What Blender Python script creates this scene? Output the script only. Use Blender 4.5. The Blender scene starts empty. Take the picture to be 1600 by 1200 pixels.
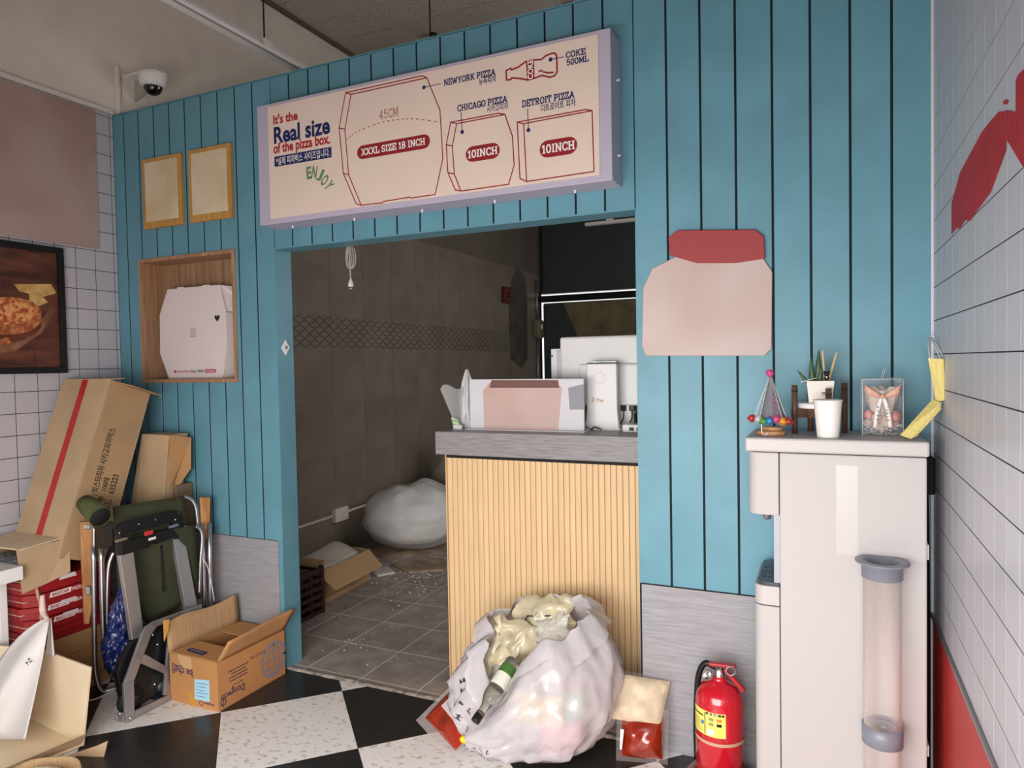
import bpy, math, random
from mathutils import Vector, Matrix, noise
sc = bpy.context.scene
COL = sc.collection
random.seed(7)

# ------------------------------------------------------------------ camera
F, YAW, PITCH, ROLL = 1082.77, 0.427731, -0.0296366, -0.0180953
CAM = Vector((0.0, -2.43, 1.39))
_fw = Vector((-math.sin(YAW) * math.cos(PITCH), math.cos(YAW) * math.cos(PITCH), math.sin(PITCH)))
_rt = Vector((math.cos(YAW), math.sin(YAW), 0.0))
_up = _rt.cross(_fw)
_r2 = math.cos(ROLL) * _rt + math.sin(ROLL) * _up
_u2 = -math.sin(ROLL) * _rt + math.cos(ROLL) * _up
cd = bpy.data.cameras.new('camera')
cd.sensor_width = 36.0
cd.lens = F / 1600.0 * 36.0
cd.clip_start = 0.02
cam = bpy.data.objects.new('camera', cd)
COL.objects.link(cam)
cam.matrix_world = Matrix(((_r2.x, _u2.x, -_fw.x, CAM.x), (_r2.y, _u2.y, -_fw.y, CAM.y), (_r2.z, _u2.z, -_fw.z, CAM.z), (0, 0, 0, 1)))
sc.camera = cam

# ------------------------------------------------------------------ world, daylight, exposure
w = bpy.data.worlds.new('overcast_sky')
sc.world = w
w.use_nodes = True
w.node_tree.nodes['Background'].inputs[0].default_value = (0.94, 0.97, 1.0, 1)
w.node_tree.nodes['Background'].inputs[1].default_value = 1.0
ld = bpy.data.lights.new('storefront_daylight', 'AREA')     # daylight through the shop front behind the camera
ld.shape = 'RECTANGLE'
ld.size, ld.size_y = 2.0, 1.3
ld.energy = 84.0
ld.color = (1.0, 0.965, 0.93)
lo = bpy.data.objects.new('storefront_daylight', ld)
COL.objects.link(lo)
lo.location = (-0.65, -2.80, 0.95)
lo.rotation_euler = (math.radians(46), 0, math.radians(0))
kd_ = bpy.data.lights.new('kitchen_fill_light', 'AREA')  # added fill lamp outside an invented window, brightens the dark kitchen
kd_.shape = 'RECTANGLE'
kd_.size, kd_.size_y = 2.6, 1.4
kd_.energy = 13.0
kd_.color = (1.0, 0.95, 0.90)
ko_ = bpy.data.objects.new('kitchen_fill_light', kd_)
COL.objects.link(ko_)
ko_.location = (0.50, 2.9, 2.1)
ko_.rotation_euler = (math.radians(82), 0, math.radians(90))
sc.view_settings.view_transform = 'Standard'
sc.view_settings.look = 'None'
sc.view_settings.gamma = 1.0
sc.view_settings.exposure = 0.33
sc.view_settings.use_curve_mapping = False
sc.cycles.use_denoising = True
sc.cycles.max_bounces = 8
sc.cycles.transparent_max_bounces = 12
sc.cycles.caustics_reflective = False
sc.cycles.caustics_refractive = False

# ------------------------------------------------------------------ survey helpers (measured photo points -> points on real planes)
def ray(x, y):
    return _fw + _r2 * ((x - 800.0) / F) - _u2 * ((y - 600.0) / F)
def PY(x, y, Y=0.0):
    r = ray(x, y); return CAM + r * ((Y - CAM.y) / r.y)
def PX(x, y, X):
    r = ray(x, y); return CAM + r * ((X - CAM.x) / r.x)
def PZ(x, y, Z=0.0):
    r = ray(x, y); return CAM + r * ((Z - CAM.z) / r.z)
def PP(x, y, P, n):
    r = ray(x, y); return CAM + r * ((Vector(P) - CAM).dot(n) / r.dot(n))

# ------------------------------------------------------------------ mesh helpers
V = Vector
EX, EY, EZ = V((1, 0, 0)), V((0, 1, 0)), V((0, 0, 1))
class MB:
    def __init__(s):
        s.v, s.f, s.s = [], [], []
    def add(s, vs, fs, smooth=False):
        b = len(s.v)
        s.v += [V(p) for p in vs]
        s.f += [tuple(i + b for i in f) for f in fs]
        s.s += [smooth] * len(fs)
        return s
    def obox(s, o, u, v, w):
        o, u, v, w = V(o), V(u), V(v), V(w)
        p = [o, o + u, o + u + v, o + v, o + w, o + u + w, o + u + v + w, o + v + w]
        fs = [(0, 3, 2, 1), (4, 5, 6, 7), (0, 1, 5, 4), (1, 2, 6, 5), (2, 3, 7, 6), (3, 0, 4, 7)]
        if u.cross(v).dot(w) < 0:
            fs = [f[::-1] for f in fs]
        return s.add(p, fs)
    def box(s, x0, x1, y0, y1, z0, z1):
        return s.obox((x0, y0, z0), (x1 - x0, 0, 0), (0, y1 - y0, 0), (0, 0, z1 - z0))
    def prism(s, pts, n, t):
        """3-D polygon extruded by n*t"""
        pts = [V(p) for p in pts]; n = V(n).normalized(); k = len(pts)
        nn = V((0, 0, 0))
        for i in range(k):
            nn += pts[i].cross(pts[(i + 1) % k])
        if nn.dot(n) * t > 0:
            pts = pts[::-1]
        q = [p + n * t for p in pts]
        fs = [tuple(range(k)), tuple(range(2 * k - 1, k - 1, -1))]
        fs += [(i, k + i, k + (i + 1) % k, (i + 1) % k) for i in range(k)]
        return s.add(pts + q, fs)
    def tube(s, path, r, seg=8, closed=False, smooth=True):
        path = [V(p) for p in path]; k = len(path)
        rr = r if isinstance(r, (list, tuple)) else [r] * k
        vs, prev = [], None
        for i, p in enumerate(path):
            a = path[(i - 1) % k] if (closed or i > 0) else p
            b = path[(i + 1) % k] if (closed or i < k - 1) else p
            d = (b - a).normalized()
            if prev is None:
                prev = d.orthogonal().normalized()
            prev = (prev - d * prev.dot(d))
            prev = prev.normalized() if prev.length > 1e-6 else d.orthogonal().normalized()
            c = d.cross(prev)
            for j in range(seg):
                t = 2 * math.pi * j / seg
                vs.append(p + (prev * math.cos(t) + c * math.sin(t)) * rr[i])
        fs = []
        for i in range(k if closed else k - 1):
            i2 = (i + 1) % k
            for j in range(seg):
                j2 = (j + 1) % seg
                fs.append((i * seg + j, i * seg + j2, i2 * seg + j2, i2 * seg + j))
        s.add(vs, fs, smooth)
        if not closed:
            b = len(s.v) - k * seg
            s.f += [tuple(b + j for j in range(seg))[::-1], tuple(b + (k - 1) * seg + j for j in range(seg))]
            s.s += [False, False]
        return s
    def lathe(s, prof, c, seg=24, ax=EZ, smooth=True, squash=1.0):
        """prof = (radius, height) along ax from c; open profile"""
        c, ax = V(c), V(ax).normalized()
        a = ax.orthogonal().normalized() if abs(ax.z) < .99 else EX.copy()
        b = ax.cross(a)
        vs = []
        for r, h in prof:
            for j in range(seg):
                t = 2 * math.pi * j / seg
                vs.append(c + ax * h + (a * math.cos(t) + b * math.sin(t) * squash) * max(r, 1e-5))
        fs = []
        for i in range(len(prof) - 1):
            for j in range(seg):
                j2 = (j + 1) % seg
                fs.append((i * seg + j, i * seg + j2, (i + 1) * seg + j2, (i + 1) * seg + j))
        return s.add(vs, fs, smooth)
    def grid(s, fn, nu, nv, smooth=True, wrap=False):
        vs = [fn(i / nu, j / nv) for j in range(nv + 1) for i in range(nu + (0 if wrap else 1))]
        k = nu if wrap else nu + 1
        fs = []
        for j in range(nv):
            for i in range(nu):
                i2 = (i + 1) % k
                fs.append((j * k + i, j * k + i2, (j + 1) * k + i2, (j + 1) * k + i))
        return s.add(vs, fs, smooth)
    def ball(s, c, r, seg=16, rings=10, sc3=(1, 1, 1)):
        c = V(c)
        def f(u, v):
            t, p = 2 * math.pi * u, math.pi * (v * .998 + .001)
            return c + V((r * sc3[0] * math.sin(p) * math.cos(t), r * sc3[1] * math.sin(p) * math.sin(t), -r * sc3[2] * math.cos(p)))
        return s.grid(f, seg, rings, True, True)
    def build(s, name, mat, parent=None, bevel=0.0, seg=2, recenter=True, **kw):
        if recenter and s.v:
            lo_ = V([min(p[i] for p in s.v) for i in range(3)]); hi = V([max(p[i] for p in s.v) for i in range(3)])
            c = V(((lo_.x + hi.x) / 2, (lo_.y + hi.y) / 2, lo_.z))
        else:
            c = V((0, 0, 0))
        me = bpy.data.meshes.new(name)
        me.from_pydata([p - c for p in s.v], [], s.f)
        me.polygons.foreach_set('use_smooth', s.s)
        me.update()
        o = bpy.data.objects.new(name, me)
        if isinstance(mat, (list, tuple)):
            for m in mat: me.materials.append(m)
        elif mat: me.materials.append(mat)
        COL.objects.link(o)
        o.location = c
        if parent: attach(o, parent)
        if bevel:
            b = o.modifiers.new('bevel', 'BEVEL'); b.width = bevel; b.segments = seg; b.limit_method = 'ANGLE'; b.angle_limit = math.radians(40)
        for k_, v_ in kw.items():
            o[k_] = v_
        return o
WORLD = {}
def wloc(o):
    return o.location + (wloc(o.parent) if o.parent else V((0, 0, 0)))
def attach(o, parent):
    o.parent = parent
    o.location = o.location - wloc(parent)
def thing(name, loc, label, cat, group=None):
    o = bpy.data.objects.new(name, None)
    o.empty_display_size = .05
    COL.objects.link(o)
    o.location = V(loc)
    o['label'] = label; o['category'] = cat
    if group: o['group'] = group
    return o
def tag(o, label, cat, group=None):
    o['label'] = label; o['category'] = cat
    if group: o['group'] = group
    return o
def structure(o, label=None):
    o['kind'] = 'structure'
    if label: o['label'] = label
    return o
def copy_piece(o, loc, parent):
    c = o.copy(); COL.objects.link(c); c.parent = parent
    c.location = V(loc) - wloc(parent)
    return c
def thick(o, t, off=-1.0):
    m = o.modifiers.new('thickness', 'SOLIDIFY'); m.thickness = t; m.offset = off
    return o
def rod(a, b, r, seg=8):
    return MB().tube([a, b], r, seg)
def arc(c, r, a0, a1, n, u=EX, v=EZ):
    c = V(c)
    return [c + u * (r * math.cos(math.radians(a0 + (a1 - a0) * i / n))) + v * (r * math.sin(math.radians(a0 + (a1 - a0) * i / n))) for i in range(n + 1)]
def smooth_path(pts, n=6):
    """Catmull-Rom through points"""
    pts = [V(p) for p in pts]; out = []
    P = [pts[0] * 2 - pts[1]] + pts + [pts[-1] * 2 - pts[-2]]
    for i in range(1, len(P) - 2):
        for k in range(n):
            t = k / n
            a, b, c, d = P[i - 1], P[i], P[i + 1], P[i + 2]
            out.append(.5 * ((2 * b) + (c - a) * t + (2 * a - 5 * b + 4 * c - d) * t * t + (3 * b - a - 3 * c + d) * t ** 3))
    out.append(pts[-1])
    return out
def nz(p, s=1.0, seed=0.0):
    return noise.noise(V((p[0] * s + seed, p[1] * s + seed * 1.7, p[2] * s - seed)))

# ------------------------------------------------------------------ materials
def lin(c):
    return tuple(((x / 255.0) / 12.92 if x / 255.0 <= .04045 else ((x / 255.0 + .055) / 1.055) ** 2.4) for x in c) + (1.0,)
MATS = {}
def mat(name, col, rough=.5, metal=0.0, var=0.0, vscale=8.0, stretch=(1, 1, 1), bump=0.0, bscale=60.0, col2=None, lo_=.35, hi_=.65,
        alpha=1.0, trans=0.0, ior=1.45, coat=0.0, detail=5.0, rnd=0.0, spec=.5, emit=0.0, thin=0.0, sheen=0.0):
    if name in MATS: return MATS[name]
    m = bpy.data.materials.new(name); m.use_nodes = True; MATS[name] = m
    nt = m.node_tree; N, L = nt.nodes, nt.links
    b = N['Principled BSDF']
    b.inputs['Base Color'].default_value = lin(col)
    b.inputs['Roughness'].default_value = rough
    b.inputs['Metallic'].default_value = metal
    b.inputs['Specular IOR Level'].default_value = spec
    b.inputs['IOR'].default_value = ior
    b.inputs['Alpha'].default_value = alpha
    b.inputs['Transmission Weight'].default_value = trans
    b.inputs['Coat Weight'].default_value = coat
    if emit:
        b.inputs['Emission Color'].default_value = lin(col); b.inputs['Emission Strength'].default_value = emit
    vec = None
    if var or bump or col2:
        tc = N.new('ShaderNodeTexCoord'); mp = N.new('ShaderNodeMapping')
        mp.inputs['Scale'].default_value = stretch
        oi = N.new('ShaderNodeObjectInfo'); ad = N.new('ShaderNodeVectorMath'); ad.operation = 'ADD'
        ml = N.new('ShaderNodeMath'); ml.operation = 'MULTIPLY'; ml.inputs[1].default_value = 17.0
        L.new(oi.outputs['Random'], ml.inputs[0])
        L.new(tc.outputs['Object'], mp.inputs['Vector']); L.new(mp.outputs[0], ad.inputs[0]); L.new(ml.outputs[0], ad.inputs[1])
        vec = ad.outputs[0]
    csock = None
    if var or col2:
        n = N.new('ShaderNodeTexNoise'); n.inputs['Scale'].default_value = vscale; n.inputs['Detail'].default_value = detail
        L.new(vec, n.inputs['Vector'])
        r = N.new('ShaderNodeValToRGB')
        r.color_ramp.elements[0].position = lo_; r.color_ramp.elements[1].position = hi_
        c2 = col2 if col2 else tuple(max(0, min(255, x * (1 - var))) for x in col)
        r.color_ramp.elements[0].color = lin(c2); r.color_ramp.elements[1].color = lin(col)
        L.new(n.outputs['Fac'], r.inputs['Fac']); csock = r.outputs[0]
    if rnd:
        oi2 = N.new('ShaderNodeObjectInfo'); mr = N.new('ShaderNodeMapRange')
        mr.inputs['To Min'].default_value = 1 - rnd; mr.inputs['To Max'].default_value = 1 + rnd
        hs = N.new('ShaderNodeHueSaturation')
        L.new(oi2.outputs['Random'], mr.inputs['Value']); L.new(mr.outputs[0], hs.inputs['Value'])
        if csock: L.new(csock, hs.inputs['Color'])
        else: hs.inputs['Color'].default_value = lin(col)
        csock = hs.outputs[0]
    if csock: L.new(csock, b.inputs['Base Color'])
    if bump:
        n2 = N.new('ShaderNodeTexNoise'); n2.inputs['Scale'].default_value = bscale; n2.inputs['Detail'].default_value = 4
        L.new(vec, n2.inputs['Vector'])
        bp = N.new('ShaderNodeBump'); bp.inputs['Strength'].default_value = bump; bp.inputs['Distance'].default_value = .01
        L.new(n2.outputs['Fac'], bp.inputs['Height']); L.new(bp.outputs[0], b.inputs['Normal'])
    if thin:   # thin sheet that lets light through (paper, plastic film): mix with translucent
        tr = N.new('ShaderNodeBsdfTranslucent'); mx = N.new('ShaderNodeMixShader'); mx.inputs[0].default_value = thin
        tr.inputs['Color'].default_value = lin(col)
        out = N['Material Output']
        L.new(b.outputs[0], mx.inputs[1]); L.new(tr.outputs[0], mx.inputs[2]); L.new(mx.outputs[0], out.inputs['Surface'])
    return m
def film(name, col, opacity, rough=.25, bump=0.0, bscale=30.0):
    """clear or milky plastic film: part see-through"""
    if name in MATS: return MATS[name]
    m = mat(name, col, rough, bump=bump, bscale=bscale, coat=.3)
    nt = m.node_tree; N, L = nt.nodes, nt.links
    b = N['Principled BSDF']; out = N['Material Output']
    t = N.new('ShaderNodeBsdfTransparent'); mx = N.new('ShaderNodeMixShader'); mx.inputs[0].default_value = opacity
    lw = N.new('ShaderNodeLayerWeight'); lw.inputs['Blend'].default_value = .35
    ad = N.new('ShaderNodeMath'); ad.operation = 'MULTIPLY_ADD'; ad.inputs[1].default_value = (1 - opacity) * .8; ad.inputs[2].default_value = opacity; ad.use_clamp = True
    L.new(lw.outputs['Facing'], ad.inputs[0]); L.new(ad.outputs[0], mx.inputs[0])
    L.new(t.outputs[0], mx.inputs[1]); L.new(b.outputs[0], mx.inputs[2]); L.new(mx.outputs[0], out.inputs['Surface'])
    return m

M_blue = mat('blue_painted_board', (103, 157, 174), .45, var=.06, vscale=5, bump=.05, bscale=90)
M_bluebk = mat('blue_groove_backing', (8, 20, 26), .8)
M_white_paint = mat('white_wall_paint', (226, 215, 204), .8, bump=.12, bscale=140, var=.03)
M_tile = mat('white_glazed_tile', (192, 190, 197), .32, rnd=.02, bump=.03, bscale=25)
M_grout = mat('dark_grout', (40, 38, 44), .9)
M_groutlt = mat('grey_grout', (120, 118, 124), .9)
M_lam = mat('grey_brushed_laminate', (166, 164, 168), .42, var=.15, vscale=30, stretch=(.35, 1, 9), detail=8, lo_=.3, hi_=.7)
M_lamdk = M_lam
M_black = mat('black_plastic', (20, 20, 22), .4)
M_blackm = mat('black_matte', (14, 14, 15), .75)
M_alu = mat('brushed_aluminium', (205, 205, 208), .3, 1.0, var=.08, vscale=14)
M_steel = mat('bright_steel', (215, 213, 210), .18, 1.0)
M_zinc = mat('dull_zinc', (160, 160, 160), .45, .9)
M_card = mat('kraft_cardboard', (194, 166, 130), .85, var=.06, vscale=6, bump=.05, bscale=120)
M_cardlt = mat('pale_kraft_cardboard', (228, 208, 176), .85, var=.05, vscale=5, bump=.04, bscale=120)
M_cardin = mat('corrugated_kraft', (190, 156, 116), .9, var=.12, vscale=30, stretch=(6, 6, .3))
M_carddk = mat('brown_cardboard', (182, 138, 92), .85, var=.06, vscale=6, bump=.04, bscale=120)
M_white = mat('white_plastic', (236, 234, 234), .35)
M_offw = mat('off_white_plastic', (225, 220, 212), .45)
M_redpaint = mat('red_paint', (176, 30, 36), .35)
M_navy = mat('navy_print', (24, 34, 92), .6)
M_redprint = mat('dark_red_print', (146, 24, 34), .6)
M_redprint2 = mat('red_print', (176, 28, 34), .6)
M_whiteprint = mat('white_print', (240, 236, 232), .6)
M_blackprint = mat('black_print', (24, 22, 24), .7)
M_greenprint = mat('green_print', (96, 140, 92), .6)
M_wood = mat('oak_veneer', (180, 142, 110), .5, col2=(150, 114, 86), vscale=14, stretch=(5, 5, .35), detail=9, bump=.05, bscale=40)

# ------------------------------------------------------------------ lettering
_fc = {}
def font_mesh(s, bold=0.0):
    k = (s, bold)
    if k in _fc: return _fc[k]
    if s[0] == '#':      # print too small or too creased to read: broken strokes, no letters
        rr = random.Random(s); vs, fs = [], []
        for i in range(int(s[1:])):
            for q in range(3):
                x0 = i + rr.uniform(0, .35); y0 = rr.uniform(0, .8); w0, h0 = ((rr.uniform(.3, .5), .14) if q < 2 else (.13, rr.uniform(.4, .9)))
                b0 = len(vs); y0 = min(y0, 1 - h0)
                vs += [V((x0, y0, 0)), V((x0 + w0, y0, 0)), V((x0 + w0, y0 + h0, 0)), V((x0, y0 + h0, 0))]; fs.append((b0, b0 + 1, b0 + 2, b0 + 3))
        _fc[k] = (vs, fs)
        return _fc[k]
    c = bpy.data.curves.new('t', 'FONT'); c.body = s; c.size = 1.0; c.offset = bold; c.resolution_u = 3
    o = bpy.data.objects.new('t', c); COL.objects.link(o)
    bpy.context.view_layer.update()
    me = bpy.data.meshes.new_from_object(o.evaluated_get(bpy.context.evaluated_depsgraph_get()))
    vs = [v.co.copy() for v in me.vertices]; fs = [tuple(p.vertices) for p in me.polygons]
    bpy.data.objects.remove(o); bpy.data.curves.remove(c); bpy.data.meshes.remove(me)
    _fc[k] = (vs, fs)
    return _fc[k]
def _A(cx, cy, rx, ry, a0, a1, n=10):
    return [(cx + rx * math.cos(math.radians(a0 + (a1 - a0) * i / n)), cy + ry * math.sin(math.radians(a0 + (a1 - a0) * i / n))) for i in range(n + 1)]
# slab-serif capitals: width, strokes, serif bars (x, y, half-length) and upright serif ticks (x, y0, y1)
SLAB = {
 'A': (.86, [[(.1, 0), (.43, 1), (.76, 0)], [(.2, .32), (.66, .32)]], [(.1, 0, .15), (.76, 0, .15)], []),
 'C': (.78, [_A(.44, .5, .34, .5, 40, 320, 16)], [], [(.70, .68, .98), (.70, .06, .3)]),
 'D': (.84, [[(.16, 0), (.16, 1)], [(.05, 1), (.36, 1)] + _A(.36, .5, .38, .5, 90, -90, 12) + [(.05, 0)]], [], []),
 'E': (.76, [[(.16, 0), (.16, 1)], [(.04, 1), (.68, 1), (.68, .74)], [(.04, 0), (.7, 0), (.7, .28)], [(.16, .5), (.48, .5)]], [], [(.48, .36, .64)]),
 'G': (.84, [_A(.44, .5, .34, .5, 40, 340, 16), [(.5, .42), (.84, .42)], [(.72, .42), (.72, .02)]], [], [(.70, .68, .98)]),
 'H': (.9, [[(.18, 0), (.18, 1)], [(.72, 0), (.72, 1)], [(.18, .5), (.72, .5)]], [(.18, 0, .16), (.18, 1, .16), (.72, 0, .16), (.72, 1, .16)], []),
 'I': (.44, [[(.22, 0), (.22, 1)]], [(.22, 0, .18), (.22, 1, .18)], []),
 'K': (.88, [[(.18, 0), (.18, 1)], [(.2, .4), (.68, 1)], [(.36, .58), (.72, 0)]], [(.18, 0, .16), (.18, 1, .16), (.68, 1, .15), (.72, 0, .15)], []),
 'L': (.74, [[(.18, 0), (.18, 1)], [(.04, 0), (.68, 0), (.68, .32)]], [(.18, 1, .16)], []),
 'M': (1.06, [[(.18, 0), (.18, 1), (.53, .2), (.88, 1), (.88, 0)]], [(.18, 0, .15), (.13, 1, .1), (.93, 1, .1), (.88, 0, .15)], []),
 'N': (.92, [[(.18, 0), (.18, 1), (.74, 0), (.74, 1)]], [(.18, 0, .15), (.12, 1, .1), (.74, 1, .15)], []),
 'O': (.86, [_A(.43, .5, .34, .5, 0, 360, 22)], [], []),
 'P': (.78, [[(.18, 0), (.18, 1)], [(.05, 1), (.42, 1)] + _A(.42, .73, .27, .27, 90, -90, 10) + [(.18, .46)]], [(.18, 0, .17)], []),
 'R': (.86, [[(.18, 0), (.18, 1)], [(.05, 1), (.42, 1)] + _A(.42, .74, .25, .26, 90, -90, 10) + [(.18, .48)], [(.42, .48), (.68, 0)]], [(.18, 0, .16), (.72, 0, .12)], []),
 'S': (.74, [_A(.37, .74, .26, .26, 30, 270, 12) + _A(.37, .24, .28, .24, 90, -150, 12)[1:]], [], [(.63, .7, .98), (.09, .02, .3)]),
 'T': (.8, [[(.4, 0), (.4, 1)], [(.08, .72), (.08, 1), (.72, 1), (.72, .72)]], [(.4, 0, .18)], []),
 'W': (1.16, [[(.12, 1), (.34, 0), (.58, .9), (.82, 0), (1.04, 1)]], [(.12, 1, .14), (.58, .95, .1), (1.04, 1, .14)], []),
 'X': (.88, [[(.14, 0), (.74, 1)], [(.14, 1), (.74, 0)]], [(.14, 0, .15), (.74, 0, .15), (.14, 1, .15), (.74, 1, .15)], []),
 'Y': (.86, [[(.12, 1), (.43, .48), (.74, 1)], [(.43, .48), (.43, 0)]], [(.12, 1, .14), (.74, 1, .14), (.43, 0, .17)], []),
 'Z': (.76, [[(.1, .74), (.1, 1), (.64, 1), (.1, 0), (.68, 0), (.68, .3)]], [], []),
 '0': (.74, [_A(.37, .5, .27, .5, 0, 360, 22)], [], []),
 '1': (.52, [[(.08, .8), (.28, 1), (.28, 0)]], [(.28, 0, .2)], []),
 '4': (.76, [[(.5, 0), (.5, 1), (.06, .28), (.7, .28)]], [(.5, 0, .18)], []),
 '5': (.74, [[(.62, 1), (.16, 1), (.13, .54)] + _A(.36, .32, .28, .32, 130, -150, 12)], [], []),
 '8': (.74, [_A(.37, .75, .22, .25, 0, 360, 16), _A(.37, .25, .28, .27, 0, 360, 16)], [], []),
}
def slab_mesh(s, wt=.17):
    vs, fs, x = [], [], 0.0
    def seg(a, b, t):
        a, b = V((a[0], a[1], 0)), V((b[0], b[1], 0)); d = b - a
        if d.length < 1e-6: return
        d.normalize(); n = V((-d.y, d.x, 0)) * t / 2; e = d * t * .3
        k = len(vs); zz = V((0, 0, (k // 4) * 1.2e-5)); vs.extend([a - e - n + zz, b + e - n + zz, b + e + n + zz, a - e + n + zz]); fs.append((k, k + 1, k + 2, k + 3))
    for ch in s:
        if ch == ' ': x += .38; continue
        wd, st, sf, tk = SLAB[ch]
        for pl in st:
            for a, b in zip(pl[:-1], pl[1:]): seg((a[0] + x, a[1]), (b[0] + x, b[1]), wt)
        for sx, sy, h in sf: seg((x + sx - h, sy), (x + sx + h, sy), wt * .62)
        for sx, a, b in tk: seg((x + sx, a), (x + sx, b), wt * .62)
        x += wd + .05
    return vs, fs
def lettering(s, o, u, v, h, w_=None, m=None, parent=None, bold=0.0, slab=0.0, lift=.0007, name='lettering', align=.5):
    """flat print: o = middle of the text, u = reading direction, v = up, h = ink height, w_ = ink width"""
    vs, fs = slab_mesh(s, slab) if slab else font_mesh(s, bold)
    if not vs: return None
    u, v = V(u).normalized(), V(v).normalized(); n = u.cross(v)
    x0, x1 = min(p.x for p in vs), max(p.x for p in vs); y0, y1 = min(p.y for p in vs), max(p.y for p in vs)
    sy = h / (y1 - y0); sx = (w_ / (x1 - x0)) if w_ else sy
    mb = MB()
    mb.add([V(o) + u * ((p.x - x0) - (x1 - x0) * align) * sx + v * ((p.y - (y0 + y1) / 2) * sy) + n * (lift + (p.z if slab else 0)) for p in vs], fs)
    return mb.build(name, m, parent)
def inkline(pts, width, n, m, parent, name='outline', closed=False, lift=.0006, dash=None):
    pts = [V(p) for p in pts]; n = V(n).normalized(); mb = MB()
    if closed: pts = pts + [pts[0]]
    for i, (a, b) in enumerate(zip(pts[:-1], pts[1:])):
        if dash and i % 2: continue
        d = (b - a)
        if d.length < 1e-7: continue
        d.normalize(); s_ = d.cross(n) * width / 2; e = d * (0 if dash else width * .35)
        lf_ = n * (lift + (i % 7) * 1.5e-5)
        mb.add([a - e - s_ + lf_, b + e - s_ + lf_, b + e + s_ + lf_, a - e + s_ + lf_], [(0, 1, 2, 3)])
    return mb.build(name, m, parent)
def inkpoly(pts, n, m, parent, name='print', lift=.0004):
    n = V(n).normalized()
    return MB().add([V(p) + n * lift for p in pts], [tuple(range(len(pts)))]).build(name, m, parent)
def disc_pts(c, r, u=EX, v=EZ, n=16):
    return [V(c) + V(u) * r * math.cos(2 * math.pi * i / n) + V(v) * r * math.sin(2 * math.pi * i / n) for i in range(n)]
def pill_pts(a, b, r, v=EZ, n=8):
    a, b = V(a), V(b); u = (b - a).normalized(); a2, b2 = a + u * r, b - u * r
    return [b2 + u * r * math.cos(math.radians(-90 + 180 * i / n)) + V(v) * r * math.sin(math.radians(-90 + 180 * i / n)) for i in range(n + 1)] + \
           [a2 + u * r * math.cos(math.radians(90 + 180 * i / n)) + V(v) * r * math.sin(math.radians(90 + 180 * i / n)) for i in range(n + 1)]

# ================================================================== THE SETTING
LX, RX, CEIL, TOPZ = -3.335, 0.295, 3.80, 2.695
OPL, OPR, OPZ, WT = -2.28, -0.615, 1.93, 0.10          # kitchen opening in the blue partition
BACKY, FRONTY = 5.77, -2.95
NI = (-3.168, -2.518, 1.325, 1.948)                     # niche hole

# --- shop floor: slab with 48 cm black and white tiles laid on the diagonal
M_slab = mat('floor_slab', (58, 54, 52), .9)
fl = structure(MB().box(LX - .1, RX + .1, FRONTY - .1, .012, -.08, -.0045).build('floor', M_slab))
M_tblack = mat('black_floor_tile', (30, 29, 30), .3, col2=(44, 42, 41), vscale=30, lo_=.5, hi_=.72, bump=.08, bscale=50)
M_twhite = mat('white_floor_tile', (238, 235, 232), .38, col2=(200, 188, 174), vscale=34, lo_=.34, hi_=.44, stretch=(1, 1.6, 1), detail=11, bump=.04, bscale=40)
S = .48; d1 = V((1, 1, 0)).normalized(); d2 = V((1, -1, 0)).normalized(); A0 = V((-2.241, -.413, 0))
def clip_poly(P, fn):
    out = []
    for i in range(len(P)):
        a, b = P[i], P[(i + 1) % len(P)]; fa, fb = fn(a), fn(b)
        if fa >= 0: out.append(a)
        if (fa >= 0) != (fb >= 0): out.append(a + (b - a) * (fa / (fa - fb)))
    return out
for i in range(-9, 10):
    for j in range(-9, 14):
        o = A0 + d1 * S * i + d2 * S * j; g = .0009
        P = [o + d1 * g + d2 * g, o + d1 * (S - g) + d2 * g, o + d1 * (S - g) + d2 * (S - g), o + d1 * g + d2 * (S - g)]
        for fn in (lambda p: p.x - LX, lambda p: RX - p.x, lambda p: .008 - p.y, lambda p: p.y - FRONTY):
            P = clip_poly(P, fn)
            if len(P) < 3: break
        if len(P) < 3: continue
        # the tile whose corner is A0 (i=0, j=0: to the right of A0) is white
        MB().prism([p + V((0, 0, -.0045)) for p in P], EZ, .0045).build('floor_tile', M_twhite if (i + j) % 2 == 0 else M_tblack, fl)
# --- kitchen floor: 30 cm slate tiles
kf = structure(MB().box(LX - .1, RX + .1, .012, BACKY + .1, -.08, -.0006).build('floor_kitchen', mat('pale_floor_grout', (226, 220, 212), .9)))
M_slate = mat('slate_floor_tile', (170, 160, 152), .5, col2=(142, 133, 125), vscale=9, rnd=.06, bump=.08, bscale=45, detail=8)
gx = sorted([-2.20 + .302 * k for k in range(-5, 10)]); gy = [.016, .056] + [.056 + .304 * k for k in range(1, 20)]
xs = [LX] + [x for x in gx if LX + .02 < x < RX - .02] + [RX]; ys = [y for y in gy if y < BACKY] + [BACKY]
for a, b in zip(xs[:-1], xs[1:]):
    for c, d in zip(ys[:-1], ys[1:]):
        if c > 3.9: continue
        MB().box(a + .0026, b - .0026, c + .0026, d - .0026, -.004, 0).build('floor_tile', M_slate, kf)
far = MB()
for a, b in zip(xs[:-1], xs[1:]):
    for c, d in zip(ys[:-1], ys[1:]):
        if c > 3.9: far.box(a + .0026, b - .0026, c + .0026, d - .0026, -.004, 0)
far.build('floor_tiling', M_slate, kf, kind='stuff')
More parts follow.
